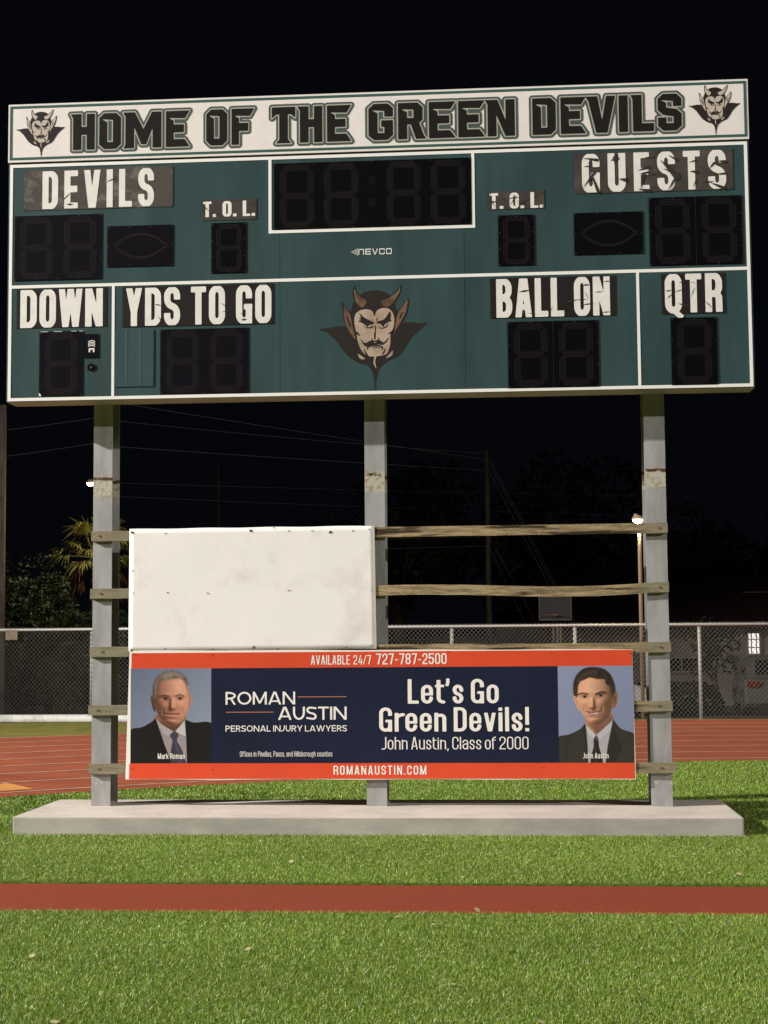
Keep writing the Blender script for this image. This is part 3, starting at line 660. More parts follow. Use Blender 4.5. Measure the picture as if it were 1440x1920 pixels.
for i, (x0, y0, x1, y1, w) in enumerate([(745,312,803,322,6),(742,428,792,366,5),(772,356,806,446,6),(846,322,880,314,6),(880,389,910,397,8),(862,340,868,300,4),(950,358,998,347,7),(955,372,992,366,4),(960,437,975,370,5),(952,428,998,436,6),(1038,316,1104,392,11),(1048,350,1092,372,7),(1066,300,1100,322,5),(1060,438,1104,372,6),(1146,361,1174,366,6),(1140,330,1168,322,3),(1158,425,1172,392,3),(1252,322,1284,328,7),(1222,402,1278,428,7),(1236,374,1280,371,4),(1218,352,1240,330,5)]):
    a, b_ = at(720+x0/2, 140+y0/2, 0), at(720+x1/2, 140+y1/2, 0); u = Vector((b_.x-a.x, 0, b_.z-a.z)); n_ = Vector((-u.z, 0, u.x)).normalized()*w*.0022; Y = -.0078-.0002*(i % 5)
    gq.add([(a.x-n_.x*.4,Y,a.z-n_.z*.4),(b_.x-n_.x,Y,b_.z-n_.z),(b_.x+n_.x,Y,b_.z+n_.z),((a.x+b_.x)/2+n_.x*.5,Y,(a.z+b_.z)/2+n_.z*.5)], [(0,1,2,3)])
gq.each('crack', MATS['crack_dark'], gp)
# maker's mark: arrow of dots and five letters
a, b_ = at(672, 468, 0), at(737, 477, 0)
mk = MB(); zc_ = (at(672,478,0).z+at(672,467,0).z)/2; GC_n = glyph_mesh
xs = a.x; hh = at(672,467,0).z-at(672,478,0).z; Y = -.002
tot = b_.x-a.x; wl = tot/5*.82
for i, ch in enumerate('NEVCO'):
    v, f, w = glyph_mesh('n_' if ch == 'N' else ch, 'maker', STY['maker'])
    mk.add([(xs+i*tot/5+p[0]/w*wl, Y, zc_-hh/2+p[1]*hh) for p in v], f)
ap = at(657, 473, 0)
pts = [(ap.x+.008+c*.0085, zc_+(r-c/2)*.0092) for c in range(6) for r in range(c+1)]+[(ap.x+.06, zc_+(r-3.5)*.009) for r in range(8)]
dots(pts, Y, .0036, mk); mk.build('maker_mark', MATS['letter_white'], sb)

# devil emblem (printed), drawn in the pixel frame of a 1440x1320 enlargement of photo region 580..820 x 520..740
def emblem(parent, place, Y, light=False):
    def lay(name, polys, mt, dy, sm=True, holes=()):
        P = [smooth_poly(p, 4) if sm else np.array(p, float) for p in polys]
        def f(X, Z):
            d = np.full(X.shape, 1e9)
            for p in P: d = np.minimum(d, sd_poly(X, Z, p*[1, -1]))
            return d
        al = np.concatenate(P); v, fc = shape(f, (al[:,0].min(), al[:,0].max(), -al[:,1].max(), -al[:,1].min()), 5.0, .8)
        return MB().add([(place(p[0], -p[1])[0], Y-dy, place(p[0], -p[1])[1]) for p in v], fc).each(name, MATS[mt], parent)
    lay('emblem_cape', [
        [(105,583),(200,574),(300,553),(400,555),(450,600),(520,720),(560,850),(640,900),(740,960),(748,1100),(747,1255),(741,1255),(725,1130),(700,1040),(640,985),(560,965),(480,920),(420,870),(350,780),(290,700),(200,625)],
        [(1325,515),(1240,517),(1150,505),(1050,515),(1000,580),(940,680),(920,820),(850,880),(740,960),(735,1100),(741,1255),(747,1255),(758,1130),(785,1040),(830,985),(900,935),(1000,890),(1060,820),(1110,740),(1150,680),(1230,600)],
        [(470,400),(480,330),(520,240),(580,190),(640,160),(740,145),(830,158),(890,190),(940,250),(970,320),(985,400),(975,500),(950,700),(900,880),(740,940),(570,870),(530,720),(500,600),(480,500)],
        [(362,262),(410,345),(470,400),(500,560),(528,722),(490,690),(430,600),(385,480),(375,380)], [(1118,236),(1106,380),(1050,510),(990,590),(948,678),(950,600),(975,420),(1040,320)],
        [(507,92),(545,185),(652,262),(632,335),(585,350),(515,290),(486,180)], [(1040,80),(1022,180),(962,290),(900,338),(832,334),(798,265),(900,212),(980,145)]], 'devil_black', 0)
    br = 'devil_bone' if light else 'devil_brown'
    lay('emblem_horn', [[(510,130),(540,195),(640,265),(622,320),(585,338),(528,280),(502,190)], [(1022,115),(1008,180),(945,282),(890,326),(838,322),(808,270),(900,228),(980,170)]], br, .0012)
    lay('emblem_ear', [[(388,330),(455,410),(488,560),(520,700),(445,600),(402,500)], [(1105,255),(1088,380),(1035,490),(988,570),(952,650),(960,590),(990,425),(1042,335)]], br, .0012)
    lay('emblem_face', [[(735,440),(757,380),(820,347),(890,352),(938,400),(955,470),(948,560),(912,640),(912,740),(880,850),(825,878),(740,890),(662,885),(592,830),(548,730),(532,640),(508,520),(513,430),(560,378),(640,360),(705,378)],
        [(548,862),(600,893),(626,922),(570,915)], [(937,826),(930,878),(865,910),(885,880)], [(742,835),(755,880),(740,950),(756,1028),(722,965),(735,890)]], 'devil_bone' if light else 'devil_tan', .0012)
    lay('emblem_feature', [
        [(560,400),(620,455),(715,500),(722,520),(700,530),(640,543),(600,517),(548,492),(585,482),(556,462),(582,452)], [(905,385),(917,430),(910,470),(924,488),(880,508),(830,540),(785,518),(762,522),(764,498),(830,478),(872,436)],
        [(590,530),(640,562),(690,560),(722,545),(700,575),(672,570),(640,572)], [(765,545),(790,562),(820,568),(862,550),(888,518),(872,558),(830,575),(795,575)],
        [(733,545),(746,560),(744,690),(730,692),(728,640),(738,600)], [(700,672),(712,705),(742,712),(772,700),(778,674),(786,708),(750,728),(704,715)],
        [(575,690),(625,740),(690,712),(740,738),(790,708),(840,732),(898,668),(862,732),(812,762),(742,748),(680,772),(630,777),(602,742)],
        [(648,818),(655,775),(700,762),(740,750),(790,766),(828,784),(820,822),(806,790),(742,774),(672,786)], [(692,800),(742,780),(800,798),(742,790)],
        [(612,800),(662,885),(640,882)], [(856,790),(818,868),(842,852)], [(690,450),(712,478),(718,500),(702,470)], [(772,450),(762,476),(756,500),(752,474)],
        [(508,600),(545,622),(570,658),(530,640)], [(945,590),(915,612),(880,640),(925,625)],
        [(408,410),(440,470),(462,540),(470,575),(440,520)], [(1062,380),(1036,430),(1015,480),(1020,430)]], 'devil_black', .0024, True)
    lay('emblem_eye', [[(594,522),(640,550),(692,540),(678,558),(640,560)], [(782,534),(828,552),(876,514),(858,550),(820,560)]], 'devil_light', .0032)
    lay('emblem_pupil', [[(640,540),(662,536),(664,556),(645,558)], [(818,540),(842,530),(842,550),(824,556)]], 'devil_black', .0040)
em = MB(); r_ = (at(590,620,0).x, at(810,620,0).x)
def plc(px, py): q = at(580+px/6, 520+py/6-(.0) , 0); return q.x, q.z
e1 = bpy.data.objects.new('emblem', None); COL.objects.link(e1); e1.parent = sb; e1.location = -sb.location
emblem(e1, plc, -.001)

# header sign on top
HL_, HR_, HB_, HT_ = -4.115, 2.022, at(700,282.5,0).z-.006, 6.014
hd = rectbox((HL_, HR_, HB_, HT_), -.012, .12).build('header_sign', MATS['board_white'], sb)
hd_sides = None
yh = -.0135
frame((HL_+.014, HR_-.014, HB_+.020, HT_-.016), .020, yh-.001, yh+.001).build('sign_border', MATS['trim_green'], hd)
MB().box(HL_+.0, HR_-.0, .002, .12, ztop+.004, HB_-.004).build('joint', MATS['sheet_dark'], sb)
HO = [(.23,.19),(.40,.19),(.40,.81),(.07,.84),(.23,.745)]
HD = {'H': ([(-.07,1),(.24,1),(.24,.64),(.40,.64),(.40,1),(.63,1),(.63,0),(.40,0),(.40,.42),(.24,.42),(.24,0),(0,0),(0,.88)], None, .63),
 'O': ([(.14,0),(0,.13),(0,.87),(.14,1),(.49,1),(.63,.87),(.63,.13),(.49,0)], HO, .63),
 'M': ([(-.07,1),(.27,1),(.52,.52),(.77,1),(1.04,1),(1.04,0),(.79,0),(.79,.56),(.60,.10),(.46,.10),(.25,.60),(.25,0),(-.06,0),(0,.10),(0,.88)], None, 1.04),
 'E': ([(0,0),(0,1),(.68,1),(.55,.79),(.07,.81),(.22,.735),(.22,.62),(.52,.62),(.52,.40),(.22,.40),(.22,.21),(.54,.21),(.68,0)], None, .62),
 'F': ([(0,0),(0,1),(.68,1),(.55,.79),(.07,.81),(.22,.735),(.22,.60),(.50,.60),(.50,.38),(.22,.38),(.22,0)], None, .60),
 'T': ([(0,1),(.66,1),(.66,.70),(.54,.80),(.45,.80),(.45,.10),(.54,0),(.12,0),(.21,.10),(.21,.80),(.12,.80),(0,.70)], None, .66),
 'G': ([(.14,0),(0,.13),(0,.87),(.14,1),(.50,1),(.63,.87),(.63,.64),(.41,.64),(.41,.80),(.07,.83),(.23,.745),(.23,.19),(.41,.19),(.41,.36),(.33,.36),(.33,.54),(.63,.54),(.63,.13),(.49,0)], None, .63),
 'R': ([(0,0),(0,1),(.50,1),(.63,.87),(.63,.53),(.54,.44),(.66,.10),(.72,0),(.46,0),(.33,.40),(.23,.40),(.23,0)], [(.23,.58),(.40,.58),(.40,.81),(.07,.83),(.23,.745)], .66),
 'N': ([(-.07,1),(.25,1),(.46,.42),(.46,1),(.69,1),(.69,0),(.45,0),(.22,.60),(.22,0),(0,0),(0,.88)], None, .69),
 'D': ([(0,0),(0,1),(.49,1),(.63,.87),(.63,.13),(.49,0)], HO, .63),
 'V': ([(-.08,1),(.24,1),(.36,.33),(.48,1),(.72,1),(.50,0),(.20,0),(.00,.87)], None, .68),
 'I': ([(0,0),(0,1),(.24,1),(.24,0)], None, .24),
 'L': ([(-.06,1),(.24,1),(.24,.22),(.56,.22),(.56,0),(0,0),(0,.88)], None, .54),
 'S': ([(.14,0),(0,.13),(0,.36),(.22,.36),(.22,.20),(.42,.20),(.42,.38),(.14,.43),(0,.56),(0,.87),(.14,1),(.5,1),(.63,.87),(.63,.66),(.41,.66),(.41,.80),(.06,.84),(.22,.76),(.22,.63),(.50,.58),(.63,.46),(.63,.13),(.49,0)], None, .63)}
def header_word(word, px0, px1, z0, z1, gap=.135):
    """z0,z1: heights of the outer outline"""
    O2, O1 = .088, .036
    x = 0; items = []
    for ch in word: p, h, w = HD[ch]; items.append((np.array(p)+[x, 0], None if h is None else np.array(h)+[x, 0])); x += w+gap
    al = np.concatenate([i[0] for i in items]); lx, hx = al[:,0].min()-O2, al[:,0].max()+O2
    wx0, wx1 = px0, px1; kx = (wx1-wx0)/(hx-lx); kz = (z1-z0)/(1+2*O2)
    for nm, off, mt, dy in (('letter_outline', O2, 'trim_grey', 0), ('letter_edge', O1, 'trim_pale', .0012), ('letter', 0, 'sign_black', .0024)):
        def f(X, Z):
            d = np.full(X.shape, 1e9)
            for p, h in items:
                q = sd_poly(X, Z, p)
                if h is not None: q = np.maximum(q, -sd_poly(X, Z, h))
                d = np.minimum(d, q)
            return d-off
        v, fc = shape(f, (lx, hx, -O2, 1+O2), 1/60)
        MB().add([(wx0+(p[0]-lx)*kx, yh-.0005-dy, z0+(p[1]+O2)*kz) for p in v], fc).build(nm, MATS[mt], hd)
hz0 = (at(132,288.5,0).z+at(360,282.5,0).z+at(720+545/2,140+242/2,0).z+at(720+1128/2,140+218/2,0).z)/4
hz1 = (at(129,210,0).z+at(361,202.5,0).z+at(720+545/2,140+80/2,0).z+at(720+1060/2,140+62/2,0).z)/4
for wd, p0, p1 in (('HOME',128,361.5),('OF',382,482.5),('THE',504.5,664.5),('GREEN',685,971.5),('DEVILS',992.5,1284)):
    header_word(wd, at(p0,245,0).x, at(p1,235,0).x, hz0, hz1)
for x0, x1, zt0, zb0 in ((31,122,206,296.5),(1290.5,1387.5,160,254)):
    xm = (x0+x1)/2; A, B_ = at(x0, (zt0+zb0)/2, 0).x, at(x1, (zt0+zb0)/2, 0).x; Zt, Zb = at(xm, zt0, 0).z, at(xm, zb0, 0).z
    f = lambda px, py, A=A, B_=B_, Zt=Zt, Zb=Zb: (A+(px-105)/1220*(B_-A), Zt-((py-(px-740)*-.035)-85)/1170*(Zt-Zb))
    e = bpy.data.objects.new('emblem', None); COL.objects.link(e); e.parent = sb; e.location = -sb.location
    emblem(e, f, yh-.0005, True)

# ------------------------------------------------------------------ wooden rails
RY0, RY1 = .237, .2745
rails = [((171,996.5),(1251.5,980),'top wooden rail above the blank white panel, pale right half',0), ((169,1104),(1254,1091),'bowed wooden rail with dark stain, behind the middle of the white panel',.018),
         ((168,1213),(1258,1203.5),'wooden rail along the seam between white panel and banner',.004), ((165.5,1322.5),(1261,1314),'grey wooden rail behind the middle of the banner',0), ((166,1432.5),(1267,1430),'lowest grey wooden rail, behind the red foot of the banner',0)]
for (l, r, lab, bow) in rails:
    A, B_ = at(*l, RY0), at(*r, RY0); H = .083; m = MB(); n = 40; rows = []
    rg = random.Random(int(l[1]))
    for i in range(n+1):
        t = i/n; x = A.x+(B_.x-A.x)*t; u = (x+1.05)/2.3; zo = -bow*math.sin(math.pi*min(max(u, 0), 1))*(1.0) + (bow*.7*math.sin(math.pi*2*u) if 0 < u < 1 else 0)
        z = A.z+(B_.z-A.z)*t+zo; j = rg.uniform(-.0018, .0018); rows.append([(x,RY0,z-H+j),(x,RY0,z+j*.5),(x,RY1,z+j*.5),(x,RY1,z-H+j)])
    vs = [p for q in rows for p in q]; fs = [(i*4+k, (i+1)*4+k, (i+1)*4+(k+1)%4, i*4+(k+1)%4) for i in range(n) for k in range(4)]+[(0,1,2,3),(n*4+3,n*4+2,n*4+1,n*4)]
    fs = [f[::-1] for f in fs]
    ra = tag(m.add(vs, fs).build('wooden_rail', MATS['wood_rail']), lab, 'rail', 'wooden rails bolted across the posts')
    for x in (-3.36, 1.24):
        t = (x-A.x)/(B_.x-A.x); disc(x+rg.uniform(-.02,.02), A.z+(B_.z-A.z)*t-.042, .009, RY0-.005, RY0, 10).build('bolt', MATS['screw_rust'], ra)
def board_piece(l, r, lab):
    A, B_ = at(*l, .20), at(*r, .20); o = MB().box(A.x, B_.x, .214, .2365, B_.z, A.z).build('board_offcut', MATS['wood_weathered'], bevel=.002); tag(o, lab, 'board', None)
# ------------------------------------------------------------------ blank panel
py_ = .231
pa, pb, pc, pd = at(243,992,py_), at(702,985.5,py_), at(706,1216,py_), at(241,1222,py_)
def sheet(c4, n, mz, Y, wob, th, seed):
    """slightly buckled thin board between four corners tl,tr,br,bl"""
    rg = np.random.default_rng(seed); ph = rg.uniform(0, 6, 6); m = MB(); V = []
    for j in range(mz+1):
        for i in range(n+1):
            u, v = i/n, j/mz; a = c4[0].lerp(c4[1], u); b = c4[3].lerp(c4[2], u); p = a.lerp(b, v)
            d = wob*(math.sin(3*u+ph[0]+2*v)+.6*math.sin(9*u+ph[1])*math.sin(5*v+ph[2])+.35*math.sin(17*u+ph[3]+6*v))
            V.append((p.x, Y-abs(d), p.z+.002*math.sin(23*u+ph[4])*(1 if j in (0, mz) else 0)))
    n1 = n+1; F = [(j*n1+i, (j+1)*n1+i, (j+1)*n1+i+1, j*n1+i+1) for j in range(mz) for i in range(n)]
    m.add(V, F); k = len(V); back = [(x, y+th, z) for x, y, z in V]; rim = [i for i in range(n1)]+[j*n1+n for j in range(1, mz+1)]+[mz*n1+i for i in range(n-1, -1, -1)]+[j*n1 for j in range(mz-1, 0, -1)]
    m.add(back, [f[::-1] for f in F]); L = len(rim)
    m.f += [(rim[i], rim[(i+1) % L], k+rim[(i+1) % L], k+rim[i]) for i in range(L)]; m.mi += [0]*L
    return m
panel = sheet((pa, pb, pc, pd), 48, 24, py_, .0016, .004, 3).build('blank_panel', [MATS['panel_white'], MATS['bark']], smooth=False)
for p in panel.data.polygons: p.use_smooth = abs(p.normal.y) > .9; p.material_index = 1 if p.normal.y > .9 else 0   # unseen back, darkened to cut light bouncing onto the post
tag(panel, 'blank off-white painted panel screwed to the rails above the banner', 'panel')
dm = MB()
def dp(px, py, r, m=None): q = at(px, py, py_-.01); disc(q.x, q.z, r, py_-.0055, py_+.001, 10, m or dm)
for px, py in ((247,998),(470,995),(513,989),(541,995),(585,995),(620,996),(661,995),(692,992),(250,1112),(314,1111),(389,1112),(541,1107),(697,1107),(310,1216),(400,1217),(520,1217),(696,1210),(310,1000),(650,1214),(248,1070)): dp(px, py, .0045)
for px, py in ((470,995),(247,998),(619,998)): dp(px, py, .010)
dm.each('screw', MATS['screw_dark'], panel)
dm = MB(); dp(476,1214,.012); dp(246,1219,.009); dm.each('rust_spot', MATS['screw_rust'], panel)

# ------------------------------------------------------------------ banner
by = .2285
ba, bb, bc, bd = at(243,1220,by), at(1185.5,1217,by), at(1192.5,1461,by), at(235,1461.5,by)
ban = empty('banner', ((ba.x+bb.x)/2, by, bc.z), 'long printed vinyl banner, red edges and navy middle, two portraits', 'banner')
vs_ = sheet((ba, bb, bc, bd), 60, 6, by, .0, .0015, 5).build('vinyl_sheet', MATS['banner_white'], ban)
ZT = (at(247,1223,by).z+at(1185,1220,by).z)/2; ZB = (at(240,1460.5,by).z+at(1190,1460,by).z)/2
Z1 = (at(247,1253,by).z+at(1185,1249,by).z)/2; Z0 = (at(243,1431,by).z+at(1190,1430.5,by).z)/2
XL0, XL1 = at(247,1223,by).x, at(242,1461,by).x; XR0, XR1 = at(1185,1220,by).x, at(1191,1461,by).x
def lx(z): t = (ZT-z)/(ZT-ZB); return XL0+(XL1-XL0)*t
def rx(z): t = (ZT-z)/(ZT-ZB); return XR0+(XR1-XR0)*t
def band(z0, z1, m, name): MB().quad((lx(z0),by-.0012,z0),(rx(z0),by-.0012,z0),(rx(z1),by-.0012,z1),(lx(z1),by-.0012,z1)).build(name, m, ban)
band(Z1, ZT, MATS['banner_red'], 'red_band'); band(ZB, Z0, MATS['banner_red'], 'red_band')
PLx = at(396,1340,by).x; PRx = at(1047,1340,by).x
MB().quad((PLx,by-.0012,Z0),(PRx,by-.0012,Z0),(PRx,by-.0012,Z1),(PLx,by-.0012,Z1)).build('navy_field', MATS['banner_navy'], ban)
def btext(s, key, x0, x1, y0, y1, gap=.09, space=.3, m='banner_white'):
    cx_ = (x0+x1)/2; t = text(s, key, at(x0,(y0+y1)/2,by).x, at(x1,(y0+y1)/2,by).x, at(cx_,y1,by).z, at(cx_,y0,by).z, by-.0026, gap, space)
    return t.build('lettering', MATS[m], ban)
btext('AVAILABLE 24/7', 'medium', 583, 696, 1228.5, 1246, .085, .34); btext('727-787-2500', 'caps', 705, 837.5, 1225, 1245.5, .08)
btext('ROMANAUSTIN.COM', 'caps', 625.5, 799.5, 1435.5, 1452.5, .16)
btext('ROMAN', 'round', 423, 553.5, 1297, 1321, .10); btext('AUSTIN', 'round', 521.5, 650, 1325, 1349.5, .09); btext('PERSONAL INJURY LAWYERS', 'round', 423, 650.5, 1360, 1371.5, .13, .40)
btext('Offices in Pinellas, Pasco, and Hillsborough counties', 'fine', 450, 623, 1408.5, 1418.5, .10, .34)
btext("Let's Go", 'bold', 764.5, 935, 1273, 1319, .085, .24); btext('Green Devils!', 'bold', 711, 992, 1326, 1371.5, .085, .24); btext('John Austin, Class of 2000', 'light', 715.5, 991, 1381.5, 1405, .09, .24)
btext('Mark Roman', 'medium', 296, 347, 1412.5, 1423, .11, .30); btext('John Austin', 'medium', 1093, 1141, 1411.5, 1422, .11, .30)
for x0, x1, y in ((558,649.5,1306.7),(424,513,1335.5)):
    a, b_ = at(x0, y, by), at(x1, y, by); MB().box(a.x, b_.x, by-.0024, by-.0013, a.z-.0032, a.z+.0032).build('rule_line', MATS['banner_copper'], ban)
gm = MB()
for px, py in ((252,1227),(1180,1224),(1186,1457),(246,1440),(397,1442),(684,1438),(1017,1438),(397,1228),(840,1221),(1031,1223)): q = at(px, py, by); disc(q.x, q.z, .0055, by-.006, by, 10, gm)
gm.each('grommet', MATS['banner_red'], ban)

# printed portraits: pictures painted cell by cell on a flat sheet
def ss(d, s): t = np.clip(.5-d/(2*s), 0, 1); return t*t*(3-2*t)
def paint(fr, layers, nx=170, nz=204, gain=1.06):
    u0, u1, v0, v1 = fr
    U, V = np.meshgrid(u0+(np.arange(nx)+.5)/nx*(u1-u0), v0+(np.arange(nz)+.5)/nz*(v1-v0)); img = np.zeros((nz, nx, 3)); rg = np.random.default_rng(2)
    def blot(n, m_):
        a = rg.normal(0, 1, (n, m_)); yi = np.linspace(0, n-1.001, nz); xi = np.linspace(0, m_-1.001, nx); y0 = yi.astype(int); x0 = xi.astype(int); fy = (yi-y0)[:,None]; fx = (xi-x0)[None]
        return a[y0][:,x0]*(1-fy)*(1-fx)+a[y0+1][:,x0]*fy*(1-fx)+a[y0][:,x0+1]*(1-fy)*fx+a[y0+1][:,x0+1]*fy*fx
    for kind, p, col, soft, *al in layers:
        c = np.array(pr(*col)); op = al[0] if al else 1; gainmap = 1
        if kind == 'bg':
            t = np.clip(((U-u0)/(u1-u0)+(V-v0)/(v1-v0))/2, 0, 1)[...,None]; img = np.array(pr(*p))*(1-t)+c*t; continue
        if kind == 'poly': k = ss(sd_poly(U, V, smooth_poly(p, 4)), soft)
        elif kind == 'hard': k = ss(sd_poly(U, V, p), soft)
        elif kind == 'ell': k = ss((np.hypot((U-p[0])/p[2], (V-p[1])/p[3])-1)*min(p[2], p[3]), soft)
        elif kind == 'line': k = ss(sd_stroke(U, V, p[0], p[1], rnd=True), soft)
        elif kind == 'hair':                     # streaked hair inside an outline
            k = ss(sd_poly(U, V, smooth_poly(p, 4)), soft); gainmap = (1+.22*blot(30, 95)+.16*blot(12, 40))[...,None]
        elif kind == 'face':                     # photographed head: a height field lit from one side
            poly, (cx, cy, rx, ry), bumps, L, amb = p
            k = ss(sd_poly(U, V, smooth_poly(poly, 4)), soft)
            e = np.clip(1-((U-cx)/rx)**2-((V-cy)/ry)**2, .02, 1); H = rx*.95*np.sqrt(e)
            for bx, by_, sx, sy, amp in bumps: H = H+amp*np.exp(-((U-bx)/sx)**2-((V-by_)/sy)**2)
            du = (u1-u0)/nx; dv = (v1-v0)/nz; gy, gx = np.gradient(H, dv, du); N = 1/np.sqrt(1+gx*gx+gy*gy)
            l = np.array(L)/np.linalg.norm(L); d = np.clip((-gx*l[0]-gy*l[1]+l[2])*N, 0, 1)
            sp = np.clip((-gx*l[0]-gy*l[1]+(l[2]+1))*N/np.sqrt(l[0]**2+l[1]**2+(l[2]+1)**2), 0, 1)**22
            sh = (amb+(1-amb)*d*1.12)[...,None]; warm = np.array([1, .96, .92])*(1-sh)+sh
            img = img*(1-k[...,None]*op)+(c*sh*warm*(1+.03*blot(40, 34))[...,None]+.05*sp[...,None])*k[...,None]*op; continue
        k = (k*op)[...,None]; img = img*(1-k)+c*gainmap*k
    return np.clip(img*(1+.018*blot(90, 76)+rg.normal(0, .02, (nz, nx)))[...,None]*gain, 0, 1)
older = [('bg', (100,108,130), (146,154,168), 0),
 ('poly', [(40,1200),(250,1115),(420,1020),(500,950),(600,1100),(950,1000),(990,1000),(1120,1040),(1440,1090),(1440,1780),(20,1780)], (27,24,23), 6),
 ('line', ([(470,1020),(560,1380),(700,1720)], 60), (18,16,16), 30, .7), ('line', ([(1010,1040),(1040,1380),(1020,1720)], 60), (18,16,16), 30, .7),
 ('hard', [(478,965),(545,1060),(790,1195),(962,1000),(985,1280),(1000,1760),(770,1760),(640,1440)], (150,140,143), 6),
 ('poly', [(530,900),(940,880),(962,1005),(805,1190),(640,1120),(485,975)], (136,92,74), 8), ('poly', [(560,1010),(740,1100),(940,1020),(960,1010),(805,1190),(650,1125)], (74,48,40), 26, .8),
 ('hard', [(480,965),(560,1060),(785,1196),(715,1300),(600,1240),(535,1110)], (166,156,156), 5), ('hard', [(963,1003),(978,1285),(865,1228),(800,1192)], (190,183,180), 5),
 ('line', ([(715,1296),(610,1245),(560,1150)], 8), (96,88,92), 8, .8), ('line', ([(865,1230),(978,1285)], 9), (96,84,96), 7, .8),
 ('poly', [(762,1200),(800,1188),(862,1232),(832,1340),(890,1440),(960,1620),(985,1780),(770,1780),(728,1560),(758,1340),(712,1265)], (64,57,70), 8),
 ('line', ([(800,1330),(850,1500),(900,1720)], 30), (94,88,104), 16, .5), ('line', ([(760,1440),(790,1720)], 14), (44,36,52), 12, .7), ('line', ([(735,1330),(840,1345)], 10), (38,32,46), 8, .7),
 ('poly', [(393,605),(425,590),(462,680),(475,850),(440,835),(410,720)], (84,54,46), 8), ('poly', [(1010,600),(1068,585),(1080,640),(1052,740),(1030,850),(1000,840)], (190,124,98), 8), ('line', ([(1050,630),(1030,780)], 12), (140,84,66), 10, .7),
 ('face', ([(430,520),(445,350),(560,230),(740,180),(900,225),(1000,350),(1032,520),(1022,700),(990,880),(925,1015),(805,1085),(690,1075),(575,985),(490,850),(445,690)], (735,610,330,520),
   [(745,745,34,90,60),(748,795,50,34,26),(620,580,110,26,16),(880,575,110,26,16),(635,645,66,34,-22),(878,640,66,34,-22),(590,760,90,80,22),(900,750,90,80,22),(755,905,110,16,-9),(750,935,90,20,13),(755,990,80,18,-10),(755,1035,90,40,24),(600,860,22,70,-10),(905,850,22,70,-10),(745,600,30,40,-8),(700,805,20,14,-9),(800,805,20,14,-9),(760,860,26,30,-5)], (.62,-.42,.62), .20), (206,146,118), 9),
 ('hair', [(425,620),(420,480),(465,330),(560,205),(740,160),(905,205),(1005,320),(1048,480),(1035,610),(1000,500),(965,385),(890,305),(720,322),(580,350),(515,440),(500,540),(478,610)], (112,100,90), 26),
 ('poly', [(600,250),(720,195),(860,215),(940,290),(760,250),(640,300)], (150,136,122), 30, .6), ('line', ([(1020,430),(1038,560)], 22), (170,160,150), 16, .6), ('line', ([(450,470),(450,600)], 40), (72,60,54), 24, .6),
 ('ell', (634,636,84,40), (112,70,56), 34, .5), ('ell', (880,634,76,38), (134,86,68), 34, .45), ('line', ([(545,602),(615,578),(695,596)], 28), (84,58,48), 14, .9), ('line', ([(815,592),(880,568),(945,598)], 26), (104,72,58), 14, .9),
 ('ell', (634,642,46,13), (160,130,116), 9), ('ell', (880,640,42,13), (174,142,126), 9), ('ell', (640,639,30,22), (30,22,22), 8), ('ell', (882,637,29,21), (34,25,24), 8),
 ('line', ([(578,640),(610,622),(660,622),(696,646)], 9), (74,44,38), 8, .85), ('line', ([(830,640),(860,620),(910,622),(934,642)], 9), (92,56,46), 8, .8), ('line', ([(590,672),(640,684),(690,672)], 9), (120,74,60), 10, .6), ('line', ([(836,668),(882,680),(930,664)], 9), (150,98,80), 10, .6),
 ('poly', [(716,640),(742,640),(738,740),(735,815),(690,800),(708,730)], (104,62,48), 18, .7), ('ell', (740,818,62,13), (84,44,36), 12, .75), ('ell', (718,812,20,10), (72,38,32), 8, .85), ('ell', (790,812,18,9), (92,50,42), 8, .8), ('line', ([(690,790),(684,812)], 8), (92,52,42), 9, .6),
 ('line', ([(632,880),(700,896),(765,899),(830,898),(878,888)], 20), (84,40,38), 8, .95), ('line', ([(690,925),(760,934),(835,922)], 24), (190,112,96), 12, .55)]
